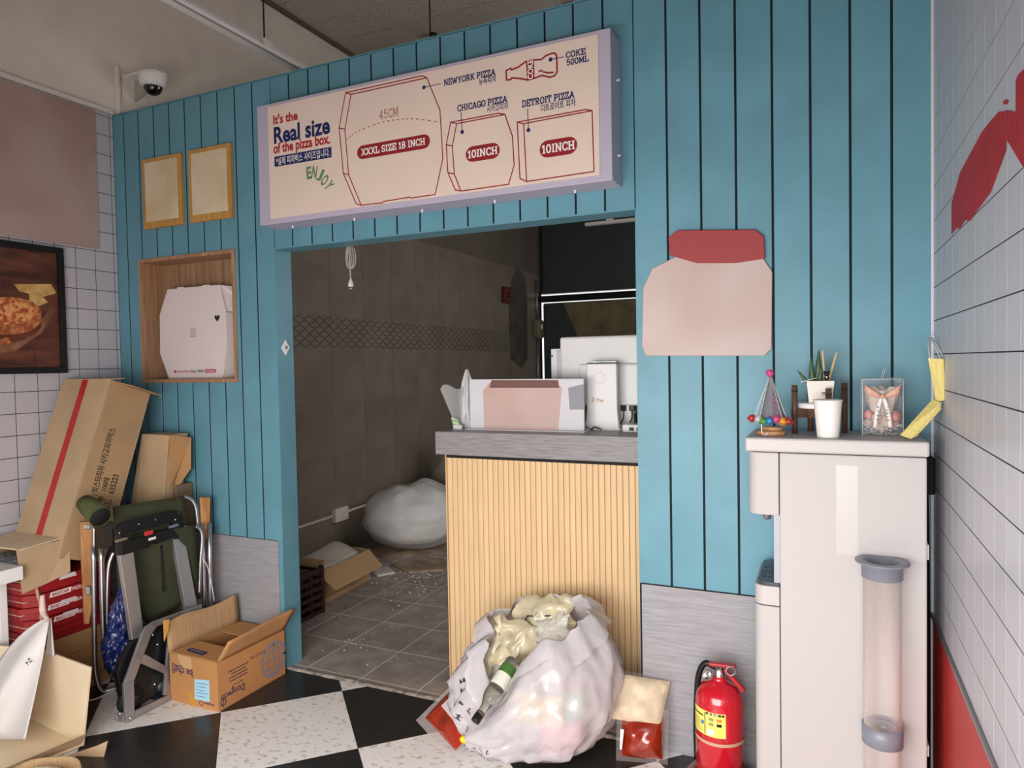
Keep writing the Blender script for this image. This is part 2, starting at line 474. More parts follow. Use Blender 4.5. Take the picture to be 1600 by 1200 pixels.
# worn mortar strip at the threshold
mb = MB()
mb.grid(lambda u, v: V((OPL - .02 + u * (OPR - OPL + .02), -.002 + v * .03 + .004 * nz((u * 30, v, 0)), .0015 + .007 * math.sin(math.pi * v) * (1 + .4 * nz((u * 60, v * 3, 1))))), 60, 4)
structure(mb.build('trim_1', mat('pale_mortar', (186, 178, 166), .9, col2=(110, 104, 98), vscale=25), None), 'worn pale mortar strip along the kitchen threshold')

# --- left wall (paint above, tiles below), runs on into the kitchen
wl = structure(MB().box(LX - .12, LX, FRONTY, BACKY, 0, CEIL).build('wall_left', M_white_paint))
MB().box(LX - .001, LX + .0052, FRONTY, .0, 0, 2.70).build('grout_bed', M_grout, wl)
rest = MB(); tmesh = None
for i in range(0, 42):
    for k in range(-14, 14):
        z0 = 1.400 + .0985 * k; z1 = z0 + .0985; y1 = -.021 - .1 * (i - 1); y0 = y1 - .1
        y1 = min(y1, -.001); z0 = max(z0, .005); z1 = min(z1, 2.70)
        if z1 - z0 < .01 or y0 < FRONTY: continue
        bx = (LX + .001, LX + .006, y0 + .0015, y1 - .0015, z0 + .0015, z1 - .0015)
        if i < 8 and z0 > .38:
            full = abs(z1 - z0 - .0985) < 1e-6 and abs(y1 - y0 - .1) < 1e-6
            if full and tmesh: copy_piece(tmesh, ((bx[0] + bx[1]) / 2, (bx[2] + bx[3]) / 2, bx[4]), wl)
            else:
                o = MB().box(*bx).build('wall_tile', M_tile, wl, bevel=.0003, seg=1)
                if full: tmesh = o
        else: rest.box(*bx)
rest.build('wall_tiling', M_tile, wl, kind='stuff')
structure(MB().box(LX, LX + .012, FRONTY, -.0, 2.70, 2.722).build('trim_2', M_offw), 'pale trim along the top of the left tile wall')

# --- right wall: white tiles over a red dado with a metal strip
wr = structure(MB().box(RX, RX + .12, FRONTY, 1.5, 0, CEIL).box(RX, RX + .12, 4.3, BACKY + .1, 0, CEIL).box(RX, RX + .12, 1.5, 4.3, 0, 1.35).box(RX, RX + .12, 1.5, 4.3, 2.85, CEIL).build('wall_right', M_white_paint))  # kitchen window hole is invented, out of view, to let the fill lamp in
structure(MB().box(RX + .03, RX + .07, 1.5, 1.55, 1.35, 2.85).box(RX + .03, RX + .07, 2.875, 2.925, 1.35, 2.85).box(RX + .03, RX + .07, 4.25, 4.3, 1.35, 2.85).build('added_window_1', M_zinc), 'invented kitchen side window frame, out of view')
MB().box(RX - .0052, RX + .001, FRONTY, 0, .607, CEIL).build('grout_bed', M_grout, wr)
rest = MB(); tmesh = None
for i in range(0, 42):
    for k in range(-8, 25):
        z0 = 1.395 + .099 * k; z1 = min(z0 + .099, CEIL - .002); y1 = -.067 - .0978 * (i - 1); y0 = y1 - .0978
        y1 = min(y1, -.001); z0 = max(z0, .612)
        if z1 - z0 < .01 or y0 < FRONTY: continue
        bx = (RX - .006, RX - .001, y0 + .0006, y1 - .0006, z0 + .0014, z1 - .0014)
        if i < 13 and z0 < 2.5:
            full = abs(z1 - z0 - .099) < 1e-6 and abs(y1 - y0 - .0978) < 1e-6
            if full and tmesh: copy_piece(tmesh, ((bx[0] + bx[1]) / 2, (bx[2] + bx[3]) / 2, bx[4]), wr)
            else:
                o = MB().box(*bx).build('wall_tile', M_tile, wr, bevel=.0003, seg=1)
                if full: tmesh = o
        else: rest.box(*bx)
rest.build('wall_tiling', M_tile, wr, kind='stuff')
MB().box(RX - .008, RX, FRONTY, -.001, .0, .600).build('dado_panel', mat('red_dado_paint', (196, 62, 58), .5, var=.05), wr)
structure(MB().box(RX - .014, RX, FRONTY, -.001, .600, .612).build('trim_3', M_zinc, bevel=.002), 'thin grey metal strip above the red dado')
structure(MB().box(RX - .012, RX - .002, -.012, -.001, .0, CEIL).build('trim_4', mat('white_corner_bead', (214, 214, 222), .4)), 'white corner bead between blue boards and tiles')

# --- blue partition with vertical boards
wb = MB()
wb.box(LX, NI[0], .0022, WT, 0, TOPZ - .002).box(NI[0], NI[1], .0022, WT, 0, NI[2]).box(NI[0], NI[1], .0022, WT, NI[3], TOPZ - .002).box(NI[1], OPL - .0, .0022, WT, 0, TOPZ - .002)
wb.box(OPL, OPR, .0022, WT, OPZ + .002, TOPZ - .002).box(OPR, RX, .0022, WT, 0, TOPZ - .002)
wbk = structure(wb.build('wall_back', M_bluebk), 'blue board partition between the shop and the kitchen')
lines = [LX, -3.253, -3.145, -3.035, -2.927, -2.82, -2.712, -2.604, -2.495, -2.388, OPL, -2.172, -2.062, -1.95, -1.84, -1.728, -1.617, -1.506, -1.395, -1.286, -1.174, -1.061,
         -.949, -.838, -.727, OPR, -.503, -.389, -.275, -.161, -.047, .067, .181, RX]
def minus(rects, h):
    out = []
    for (a, b, c, d) in rects:
        x0, x1, z0, z1 = h
        if b <= x0 or a >= x1 or d <= z0 or c >= z1: out.append((a, b, c, d)); continue
        if c < z0: out.append((a, b, c, z0))
        if d > z1: out.append((a, b, z1, d))
        if a < x0: out.append((a, x0, max(c, z0), min(d, z1)))
        if b > x1: out.append((x1, b, max(c, z0), min(d, z1)))
    return out
for a, b in zip(lines[:-1], lines[1:]):
    g0 = 0 if a in (LX,) else .0038; g1 = 0 if b in (OPL, RX) else .0038
    if a == OPR: g0 = 0
    if b == OPR: g1 = .0038
    x0, x1 = a + g0, b - g1
    zb = OPZ if (a >= OPL - 1e-6 and b <= OPR + 1e-6) else .594
    rs = minus([(x0, x1, zb, TOPZ)], NI)
    m_ = MB()
    for r in rs: m_.box(r[0], r[1], 0, .010, r[2], r[3])
    m_.build('board', M_blue, wbk, bevel=.0007, seg=1)
# blue jamb, pillar foot and soffit lining
MB().box(OPL - .001, OPL + .003, .0, WT + .004, 0, OPZ).build('jamb_lining', M_blue, wbk)
MB().box(OPR - .003, OPR + .001, .0, WT + .004, 0, OPZ).build('jamb_lining', M_blue, wbk)
MB().box(OPL, OPR, .0, WT + .004, OPZ - .004, OPZ + .002).build('soffit_lining', M_blue, wbk)
MB().box(-2.302, OPL, 0, .010, 0, .594).build('pillar_foot', M_blue, wbk)
MB().box(LX, RX, 0, WT + .004, TOPZ - .004, TOPZ + .004).build('cap_rail', M_blue, wbk)
# grey wainscot panels
MB().box(LX + .004, -2.304, -.003, .010, .0, .592).build('wainscot_panel', M_lam, wbk, bevel=.001)
MB().box(OPR + .004, RX - .012, -.003, .010, .0, .592).build('wainscot_panel', M_lam, wbk, bevel=.001)
MB().box(OPR + .004, RX - .012, -.004, .010, .592, .596).build('edge_strip', M_blackm, wbk)
MB().box(OPR - .001, OPR + .005, -.004, .010, 0, .594).build('edge_strip', M_blackm, wbk)

# --- kitchen walls
M_ktile = mat('grey_kitchen_tile', (138, 127, 115), .38, col2=(125, 115, 104), vscale=4, rnd=.04, bump=.05, bscale=12, detail=7)
MB().box(LX - .001, LX + .003, WT, BACKY, 0, 2.505).build('grout_bed', mat('pale_grout', (150, 142, 132), .9), wl)
zs = [0.0, .32, .72, 1.12, 1.52, 1.762, 2.13, 2.5]; yk = [WT] + [.088 + .395 * k for k in range(1, 15)]
yk = [y for y in yk if y < BACKY - .05] + [BACKY]
for a, b in zip(yk[:-1], yk[1:]):
    for c, d in zip(zs[:-1], zs[1:]):
        MB().box(LX, LX + .008, a + .0015, b - .0015, c + .0015, d - .0015).build('wall_tile', M_ktile, wl)
MB().box(LX, LX + .004, 2.0, BACKY, 2.503, CEIL - .03).build('upper_wall_shade', mat('brown_grey_wall_shade', (112, 102, 92), .85, var=.06, vscale=3), wl)  # shade on the upper kitchen wall, put into a darker slab colour
# chain-link print on the border tiles
mb = MB(); p_ = .052; nn = 0
y = 1.0
while y < 4.75:
    sgn = 1 if nn % 2 else -1; pts = []
    for q in range(43):
        z = 1.526 + .230 * q / 42
        pts.append(V((LX + .0085, y + sgn * (p_ / 2 - .002) * math.copysign(abs(math.cos(math.pi * (z - 1.526) / .0329)) ** .8, math.cos(math.pi * (z - 1.526) / .0329)) , z)))
    for a, b in zip(pts[:-1], pts[1:]):
        d = (b - a).normalized(); s_ = d.cross(EX) * .0024
        mb.add([a - s_, b - s_, b + s_, a + s_], [(0, 1, 2, 3)])
    y += p_; nn += 1
mb.build('chain_link_print', mat('dark_brown_print', (34, 28, 24), .5), wl)
# glue marks and patched arch near the far end of the kitchen wall
M_patch = mat('patched_plaster', (96, 90, 82), .8, col2=(78, 72, 66), vscale=6)
ap = [PX(x, y_, LX + .01) for x, y_ in ((797, 560), (795, 470), (800, 436), (808, 418), (817, 428), (823, 455), (824, 560), (815, 575))]
MB().prism(ap, EX, .004).build('plaster_patch', M_patch, wl)
for seedk, (cx, cy_) in enumerate(((745, 492), (690, 470), (720, 505), (640, 430))):
    inkline(smooth_path([PX(cx - 22 + 11 * q, cy_ + 10 * math.sin(q * 1.7 + seedk) - q * 2, LX + .009) for q in range(5)], 4), .006, EX, mat('old_glue', (140, 131, 118), .7), wl, 'glue_smear')
# back wall of the kitchen: dark shutter box, lintel, roller shutter with daylight gaps
M_shut = mat('dark_green_shutter', (60, 70, 68), .5, var=.08, vscale=3)
M_olive = mat('olive_film_window', (128, 118, 84), .55, col2=(98, 92, 66), vscale=5)
BZ = 2.19
kb = structure(MB().box(LX, RX, BACKY, BACKY + .1, 2.262, CEIL).build('wall_kitchen_back', M_shut), 'dark green panel above the kitchen back door')
kd = structure(MB().box(-3.282, RX, BACKY + .02, BACKY + .06, 0, 2.145).build('door_1', M_olive), 'olive filmed kitchen back door with daylight gaps')
MB().box(-3.282, -3.02, BACKY + .0, BACKY + .02, .0, 2.13).build('door_stile', M_shut, kd)
MB().prism([V((-3.02, BACKY + .015, 2.13)), V((-2.65, BACKY + .015, 1.3)), V((-3.02, BACKY + .015, 1.3))], EY, .004).build('curtain_corner', M_shut, kd)
structure(MB().box(LX, RX, BACKY - .06, BACKY + .02, 2.155, 2.232).build('trim_5', M_blackm), 'dark lintel bar across the kitchen back door')
structure(MB().box(LX - .0, -3.305, BACKY - .02, BACKY, 0, 2.3).build('trim_6', M_blackm), 'dark door post in the kitchen corner')
MB().tube([(-3.285, BACKY - .03, 2.3), (-3.285, BACKY - .03, 3.5)], .012).build('conduit', M_blackm, kb)
# --- ceiling with 60 x 30 acoustic panels
M_acou = mat('acoustic_ceiling_panel', (186, 178, 168), .9, col2=(138, 130, 122), vscale=70, lo_=.34, hi_=.44, rnd=.03)
ce = structure(MB().box(LX - .12, RX + .12, FRONTY, BACKY + .1, CEIL + .012, CEIL + .1).build('ceiling', mat('ceiling_joint', (60, 56, 52), .9)))
proto = None
for r_ in range(-14, 20):
    for c_ in range(-1, 7):
        x0 = LX + .6 * c_ + (.3 if r_ % 2 else 0); y0 = .3 * r_
        x1 = min(x0 + .6, RX); x0 = max(x0, LX)
        if x1 - x0 < .05 or y0 < FRONTY or y0 + .3 > BACKY: continue
        if .8 < y0 < 3.4 and x0 < -.6:
            full = abs(x1 - x0 - .6) < 1e-6
            if full and proto: copy_piece(proto, ((x0 + x1) / 2, y0 + .15, CEIL), ce)
            else:
                o = MB().box(x0 + .002, x1 - .002, y0 + .002, y0 + .298, CEIL, CEIL + .012).build('ceiling_panel', M_acou, ce, bevel=.001, seg=1)
                if full: proto = o
mb = MB()
for r_ in range(-14, 20):
    y0 = .3 * r_
    if y0 < FRONTY or y0 + .3 > BACKY: continue
    if not (.8 < y0 < 3.4): mb.box(LX, RX, y0 + .001, y0 + .299, CEIL, CEIL + .012)
    else: mb.box(-.0 , RX, y0 + .001, y0 + .299, CEIL + .002, CEIL + .012)
mb.build('ceiling_paneling', M_acou, ce, kind='stuff')
structure(MB().box(LX, LX + .02, WT, BACKY, CEIL - .03, CEIL).build('trim_7', mat('brown_cornice', (96, 86, 78), .8)), 'dark cornice line where the left wall meets the ceiling')
# --- shop front behind the camera
wf = MB().box(LX - .12, -2.75, FRONTY - .12, FRONTY, 0, CEIL).box(-2.75, RX + .12, FRONTY - .12, FRONTY, 2.35, CEIL)
wfo = structure(wf.build('wall_front', M_white_paint))
for x in (-2.75, -1.25, .25):
    MB().box(x, x + .05, FRONTY - .09, FRONTY - .03, 0, 2.35).build('window_post', M_zinc, wfo)
gd = structure(MB().box(-9, 7, -14, FRONTY - .12, -.12, -.02).build('ground_outside', mat('pale_paving', (170, 166, 160), .9)))

# ================================================================== THINGS ON THE WALLS
# ---------------- size-chart sign above the opening
SY = -.12
sx0, sx1, sz0, sz1 = -2.243, -.664, 2.008, 2.520
sign = thing('pizza_box_size_sign', ((sx0 + sx1) / 2, -.06, sz0), 'long lavender box sign with beige chart of real pizza box sizes above kitchen opening', 'sign')
M_lav = mat('lavender_sign_box', (186, 180, 198), .5)
MB().box(sx0, sx1, SY, -.001, sz0, sz1).build('sign_box', M_lav, sign, bevel=.003)
M_beige = mat('beige_poster', (232, 212, 198), .6, var=.02, vscale=3)
def SP(x, y): return PY(x, y, SY - .004)
q = [SP(411.8, 170), SP(931.5, 52.2), SP(940, 271.8), SP(429, 342.4)]
pz1 = (q[0].z + q[1].z) / 2; pz0 = (q[2].z + q[3].z) / 2; px0 = (q[0].x + q[3].x) / 2; px1 = (q[1].x + q[2].x) / 2
sheet = MB().box(px0, px1, SY - .004, SY - .0005, pz0, pz1).build('poster_sheet', M_beige, sign)
NB = -EY
def z5(x, y): return SP(400 + x / 5, 120 + y / 5)
def z6(x, y): return SP(680 + x / 4.617, 40 + y / 4.617)
def stext(s, a, b, hpx, m, slab=0.0, bold=0.0, par=None):
    h = hpx * .00305
    o = (a + b) / 2
    lettering(s, o, EX, EZ, h, abs(b.x - a.x), m, par or sheet, bold, slab)
stext("It's the", z5(135, 333), z5(325, 303), 13.5, M_redprint2, bold=.03)
stext('Real size', z5(140, 450), z5(578, 388), 23.5, M_navy, bold=.03)
stext('of the pizza box.', z5(137, 562), z5(580, 505), 18.5, M_redprint2, bold=.03)
a, b = z5(145, 665), z5(590, 588); hb = .0215
bar = inkpoly([a - EZ * hb, b - EZ * hb, b + EZ * hb, a + EZ * hb], NB, M_navy, sheet, 'caption_bar')
lettering('*실제 피자박스 사이즈입니다.', (a + b) / 2, EX, EZ, .034, (b.x - a.x) * .94, M_whiteprint, sheet, .008, lift=.0012)
for ch, (x, y), an in (('E', (415, 750), 3), ('N', (457, 745), -14), ('J', (503, 766), -30), ('O', (537, 808), -46), ('Y', (570, 850), -62)):
    r_ = math.radians(an); u = V((math.cos(r_), 0, math.sin(r_))); v = V((-math.sin(r_), 0, math.cos(r_)))
    lettering(ch, z5(x, y), u, v, .052, .026, M_greenprint, sheet, .03)
LW = .0042
def outl(pts, cv, closed=False, w_=LW, m=M_redprint, nm='box_outline', dash=None):
    inkline([cv(*p) for p in pts], w_, NB, m, sheet, nm, closed, dash=dash)
outl([(743, 138), (1335, 8), (1438, 262), (1460, 640), (1400, 920), (1212, 948), (1203, 940), (995, 975), (990, 985), (822, 1003), (724, 765), (695, 410)], z5, True)
outl([(743, 138), (700, 125), (1298, -8), (1335, 8)], z5); outl([(700, 125), (650, 400), (683, 755), (783, 992), (822, 1003)], z5)
outl([(650, 400), (695, 410)], z5); outl([(683, 755), (724, 765)], z5)
stext('45CM', z5(963, 298), z5(1115, 272), 11.5, M_redprint, slab=.085)
dp = smooth_path([z5(*p) for p in ((710, 488), (800, 425), (950, 365), (1100, 335), (1250, 330), (1440, 355))], 8)
inkline(dp, .003, NB, M_redprint, sheet, 'dashed_arc', dash=True)
def pill(a, b, r, s, cv):
    a, b = cv(*a), cv(*b); m_ = (a + b) / 2; a.z = b.z = m_.z
    inkpoly(pill_pts(a, b, r), NB, M_redprint, sheet, 'size_pill')
    lettering(s, m_, EX, EZ, r * 1.08, (b.x - a.x) * .88, M_whiteprint, sheet, slab=.2, lift=.0012)
pill((790, 592), (1360, 503), .027, 'XXXL SIZE 18 INCH', z5)
def dotline(d, e, cv):
    inkpoly(disc_pts(cv(*d), .0075), NB, M_navy, sheet, 'pointer_dot', lift=.0010)
    inkline([cv(*d), cv(*e)], .0028, NB, M_navy, sheet, 'pointer_line', lift=.0009)
dotline((1313, 83), (1443, 55), z5)
stext('NEWYORK PIZZA', z6(62, 410), z6(437, 337), 8.2, M_navy, slab=.2)
stext('뉴욕피자', z6(315, 405), z6(440, 382), 8.5, M_navy, bold=.015)
outl([(512, 325), (546, 308), (550, 320), (600, 300), (650, 262), (700, 248), (765, 246), (800, 217), (845, 199), (868, 203), (877, 222), (880, 335), (862, 362), (828, 373), (770, 360), (715, 380), (668, 393), (612, 382), (552, 378), (546, 390), (515, 393)], z6, True, .006, nm='bottle_outline')
inkpoly([z6(*p) for p in ((655, 260), (712, 247), (718, 382), (664, 392))], NB, M_redprint, sheet, 'bottle_band')
lettering('COKE', z6(687, 318), EZ, -EX, .022, .068, M_whiteprint, sheet, .03, lift=.0012)
outl([(750, 329), (772, 325)], z6, False, .006, nm='bottle_glint'); outl([(780, 335), (815, 341), (852, 338)], z6, False, .006, nm='bottle_glint')
dotline((833, 246), (928, 226), z6)
stext('COKE', z6(942, 212), z6(1087, 186), 7.6, M_navy, slab=.2); stext('500ML', z6(948, 266), z6(1108, 238), 7.6, M_navy, slab=.2)
stext('CHICAGO PIZZA', z6(160, 597), z6(523, 530), 8.4, M_navy, slab=.2); stext('시카고피자', z6(372, 605), z6(527, 578), 8.2, M_navy, bold=.015)
dotline((195, 768), (187, 622), z6)
outl([(155, 708), (503, 641), (557, 795), (570, 1005), (530, 1145), (186, 1194), (138, 1072), (124, 868)], z6, True)
outl([(155, 708), (112, 698), (455, 633), (503, 641)], z6); outl([(112, 698), (80, 860), (92, 1060), (145, 1185), (186, 1194)], z6)
outl([(80, 860), (124, 868)], z6); outl([(92, 1060), (138, 1072)], z6)
pill((220, 935), (466, 895), .0285, '10INCH', z6)
stext('DETROIT PIZZA', z6(627, 567), z6(1007, 495), 8.6, M_navy, slab=.2); stext('디트로이트 피자', z6(762, 597), z6(1013, 552), 8.8, M_navy, bold=.015)
dotline((673, 754), (667, 602), z6)
outl([(638, 708), (1132, 614), (1146, 1053), (660, 1125)], z6, True)
outl([(638, 708), (592, 697), (1085, 606), (1132, 614)], z6); outl([(592, 697), (612, 1103), (660, 1125)], z6)
pill((753, 900), (1025, 855), .030, '10INCH', z6)
for x in (sx0 + .12, sx0 + .45, sx0 + .78, sx0 + 1.1, sx0 + 1.42):
    MB().lathe([(0, -.012), (.004, -.010), (.004, .0)], (x, -.05, sz0), 8).build('screw', M_white, sign)
for z in (sz0 + .1, sz0 + .36):
    MB().lathe([(.004, 0), (.004, .010), (0, .012)], (sx1, -.05, z), 8, EX).build('screw', M_white, sign)

# ---------------- oak display niche with a white pizza box
nb = thing('display_niche', ((NI[0] + NI[1]) / 2, .05, NI[2]), 'oak veneer display niche let into the blue boards', 'niche')
NDEP = .135; ft = .018
MB().box(NI[0], NI[1], -.008, NDEP, NI[2], NI[2] + ft).build('bottom_board', M_wood, nb, bevel=.001)
MB().box(NI[0], NI[1], -.008, NDEP, NI[3] - ft, NI[3]).build('top_board', M_wood, nb, bevel=.001)
MB().box(NI[0], NI[0] + ft, -.008, NDEP, NI[2] + ft, NI[3] - ft).build('side_board', M_wood, nb, bevel=.001)
MB().box(NI[1] - ft, NI[1], -.008, NDEP, NI[2] + ft, NI[3] - ft).build('side_board', M_wood, nb, bevel=.001)
MB().box(NI[0] + ft, NI[1] - ft, NDEP - .012, NDEP, NI[2] + ft, NI[3] - ft).build('back_board', mat('oak_veneer_back', (170, 134, 104), .5, col2=(140, 108, 82), vscale=10, stretch=(6, 1, .3), detail=9), nb)
M_boxw = mat('white_board_box', (226, 214, 212), .6)
BY = .045
def B(x, y): return PY(200 + x / 5.217, 380 + y / 5.217, BY)
fp = [B(*p) for p in ((322, 378), (398, 371), (402, 359), (452, 355), (456, 363), (605, 350), (612, 341), (662, 337), (666, 346), (750, 338), (800, 560), (808, 815), (776, 1102), (476, 1102), (335, 1108), (262, 900), (258, 585))]
zb_ = NI[2] + ft + .0005
for p in fp:
    if p.z < zb_ + .012: p.z = zb_
pbx = thing('pizza_box', (fp[8].x - .2, BY + .03, zb_), 'white faceted pizza box with heart cutout standing in oak niche', 'pizza box')
front = MB().prism(fp, EY, .003).build('lid', M_boxw, pbx)
MB().prism([B(752, 340) + EY * .003, B(805, 348) + EY * .05, B(838, 430) + EY * .055, B(842, 520) + EY * .055, B(830, 560) + EY * .055, B(802, 556) + EY * .003], EX, .003).build('side_flap', M_boxw, pbx)
s0, s1 = B(803, 562), B(809, 812)
MB().prism([s0 + EY * .003, s0 + V((.012, .055, 0)), s1 + V((.012, .055, 0)), s1 + EY * .003], EX, .003).build('side_wall', M_boxw, pbx)
s2 = B(778, 1098); s2.z = zb_
MB().prism([s1 + EY * .003, s1 + V((.012, .055, 0)), s2 + V((.012, .055, 0.0)), s2 + EY * .003], EX, .003).build('side_flap', M_boxw, pbx)
hc = B(727, 610); hs_ = .0165
hp = []
for i in range(28):
    t = 2 * math.pi * i / 28
    hp.append(hc + V((hs_ * 16 * math.sin(t) ** 3 / 15, -.0, hs_ * (13 * math.cos(t) - 5 * math.cos(2 * t) - 2 * math.cos(3 * t) - math.cos(4 * t)) / 14)))
inkpoly(hp, NB, mat('dark_hole', (38, 34, 32), .9), front, 'heart_cutout')
for k in range(5):
    c_ = B(532, 697 + 16 * k); wd = (.016, .020, .020, .021, .021)[k]
    for j in range(6):
        xx = c_.x - wd + 2 * wd * j / 6
        inkpoly([V((xx, BY, c_.z - .0016)), V((xx + wd * .24, BY, c_.z - .0016)), V((xx + wd * .24, BY, c_.z + .0016)), V((xx, BY, c_.z + .0016))], NB, M_blackprint, front, 'tiny_text')
M_mag = mat('magenta_print', (176, 32, 96), .6)
def btext(s, xa, xb, yy, h, m, **k): lettering(s, (B(xa, yy) + B(xb, yy)) / 2, EX, EZ, h, (B(xb, yy) - B(xa, yy)).x, m, front, **k)
inkpoly(disc_pts(B(383, 1046), .0075), NB, M_mag, front, 'logo_dot')
btext('BIGSTAR PIZZA', 396, 498, 1046, .010, M_mag, bold=.03)
btext('1566-7440', 507, 614, 1043, .015, M_blackprint, bold=.01)
inkpoly(pill_pts(B(621, 1041), B(719, 1040), .0085), NB, M_mag, front, 'print_pill')
for j in range(7):
    c_ = B(632 + 12 * j, 1041)
    inkpoly([c_ + V((-.003, 0, -.003)), c_ + V((.003, 0, -.003)), c_ + V((.003, 0, .003)), c_ + V((-.003, 0, .003))], NB, M_whiteprint, front, 'tiny_text', lift=.0009)

# ---------------- two cream menu plaques above the niche
M_cream = mat('cream_print', (222, 208, 178), .6, col2=(205, 184, 146), vscale=5)
M_tanwood = mat('honey_wood', (206, 156, 84), .5, var=.12, vscale=12, stretch=(6, 1, .4))
for xa, xb, lab in ((-3.105, -2.835, 'cream printed plaque on honey wood board, left one of the pair above niche'), (-2.785, -2.512, 'cream printed plaque on honey wood board, right one of the pair above niche')):
    t_ = thing('wall_plaque', ((xa + xb) / 2, -.01, 2.09), lab, 'plaque', 'cream plaques above the display niche')
    MB().box(xa, xb, -.018, -.0005, 2.092, 2.435).build('backing_board', M_tanwood, t_, bevel=.002)
    MB().box(xa + .022, xb - .022, -.0195, -.0178, 2.125, 2.415).build('cream_sheet', M_cream, t_)

# ---------------- framed pizza photograph on the left tile wall
fy1, fz0, fz1 = -.294, 1.383, 1.975; fy0 = fy1 - .80
fx = LX + .007
fr = thing('framed_pizza_photo', (fx, (fy0 + fy1) / 2, fz0), 'black framed photograph of a deep dish pizza on the left tile wall', 'picture')
for bx in ((fy0, fy1, fz0, fz0 + .028), (fy0, fy1, fz1 - .028, fz1), (fy0, fy0 + .028, fz0 + .028, fz1 - .028), (fy1 - .028, fy1, fz0 + .028, fz1 - .028)):
    MB().box(fx, fx + .025, bx[0], bx[1], bx[2], bx[3]).build('frame_rail', M_black, fr, bevel=.002)
M_table = mat('photo_dark_wood', (112, 66, 50), .5, col2=(66, 38, 32), vscale=9, stretch=(1, .6, 3), detail=7)
ph = MB().box(fx, fx + .012, fy0 + .027, fy1 - .027, fz0 + .027, fz1 - .027).build('photo_print', M_table, fr)
FX = fx + .012
def FP(x, y):
    p = PX(x, y, FX); p.y = min(max(p.y, fy0 + .028), fy1 - .029); p.z = min(max(p.z, fz0 + .028), fz1 - .029); return p
def fpoly(pts, m, nm, l): inkpoly([FP(*p) for p in pts], EX, m, ph, nm, lift=l)
M_crust = mat('photo_crust', (206, 132, 78), .5, col2=(150, 78, 44), vscale=40, lo_=.4, hi_=.6)
M_top = mat('photo_cheese', (232, 168, 104), .5, col2=(176, 78, 44), vscale=55, lo_=.42, hi_=.58)
M_paper = mat('photo_paper', (150, 104, 78), .5, col2=(112, 70, 54), vscale=20)
M_cheese = mat('photo_cheese_block', (222, 190, 120), .5, col2=(196, 148, 84), vscale=30)
fpoly([(0, 553), (25, 548), (65, 520), (85, 490), (80, 480), (40, 530), (0, 538)], M_paper, 'photo_paper', .0004)
fpoly([(22, 444), (80, 444), (88, 458), (60, 466), (45, 459), (30, 455)], M_cheese, 'photo_cheese', .0004)
fpoly([(45, 460), (58, 456), (75, 472), (62, 478), (46, 474)], M_cheese, 'photo_cheese', .0006)
rim = [(12 + 53 * math.cos(t), 490 + 26 * math.sin(t) + (7 if math.sin(t) > 0 else 0)) for t in [2 * math.pi * i / 40 for i in range(40)]]
fpoly([(x, y + 9) for x, y in rim], mat('photo_pan_side', (120, 60, 40), .5, var=.2, vscale=30), 'photo_pizza_side', .0008)
fpoly(rim, M_crust, 'photo_pizza_crust', .0010)
fpoly([(10 + 44 * math.cos(t), 488 + 19 * math.sin(t)) for t in [2 * math.pi * i / 40 for i in range(40)]], M_top, 'photo_pizza_top', .0013)
fpoly([(0, 530), (12, 527), (17, 535), (5, 541), (0, 539)], M_crust, 'photo_tomato', .0015)
for xx, yy in ((52, 541), (54, 578)):
    pass
inkline([FP(53, 541), FP(55, 578)], .003, EX, mat('photo_seam', (60, 34, 28), .6), ph, 'photo_plank_seam')

# ---------------- faded pink poster above the framed photograph
py1 = -.10; py0 = -1.15
M_pinkp = mat('faded_pink_print', (182, 162, 153), .7, col2=(170, 138, 131), vscale=3.2, lo_=.3, hi_=.7, detail=1.0)
MB_ = MB().box(LX + .006, LX + .012, py0, py1, 2.0, 2.69).build('wall_poster', M_pinkp, None)
tag(MB_, 'large faded pink poster on the left tile wall above framed pizza photograph', 'poster')

# ---------------- placard with red header on the blue boards
pc = thing('wall_placard', (-.34, -.01, 1.39), 'pale pink placard with red header on blue boards right of opening', 'placard')
M_pk = mat('pale_pink_board', (200, 183, 177), .6, col2=(192, 170, 163), vscale=4, detail=1)
M_rd = mat('soft_red_board', (158, 62, 64), .6)
bodyp = [PY(*p) for p in ((1020, 420), (1060, 400), (1190, 400), (1207, 425), (1206, 545), (1195, 556), (1010, 556), (1004, 540), (1006, 450))]
MB().prism([p - EY * .012 for p in bodyp], EY, .0115).build('pale_panel', M_pk, pc, bevel=.003)
redp = [PY(*p) for p in ((1048, 400), (1046, 372), (1060, 361), (1180, 360), (1194, 370), (1196, 405), (1150, 412), (1090, 412))]
MB().prism([p - EY * .020 for p in redp], EY, .0085).build('red_header', M_rd, pc, bevel=.003)

# ---------------- red brush-painted mark on the right tile wall
M_brush = mat('brushed_red_ink', (190, 34, 40), .6, col2=(140, 20, 30), vscale=30, stretch=(1, 8, .6))
def RW(x, y): return PX(x, y, RX - .0068)
rb = thing('red_wall_mark', RW(1530, 300), 'big red brush stroke mark painted on the right tile wall', 'wall mark')
MB().prism([RW(*p) for p in ((1487, 366), (1487, 318), (1500, 270), (1535, 205), (1560, 175), (1575, 172), (1572, 235), (1548, 300), (1524, 333), (1516, 345), (1508, 344), (1500, 357), (1494, 357))], -EX, .0006).build('brush_stroke', M_brush, rb)
MB().prism([RW(*p) for p in ((1600, 108), (1592, 116), (1588, 125), (1588, 175), (1572, 172), (1572, 215), (1600, 262), (1612, 240), (1612, 108))], -EX, .0010).build('brush_stroke', M_brush, rb)
MB().prism([RW(*p) for p in ((1568, 158), (1572, 155), (1576, 157), (1574, 163), (1568, 163))], -EX, .0006).build('paint_spot', M_brush, rb)

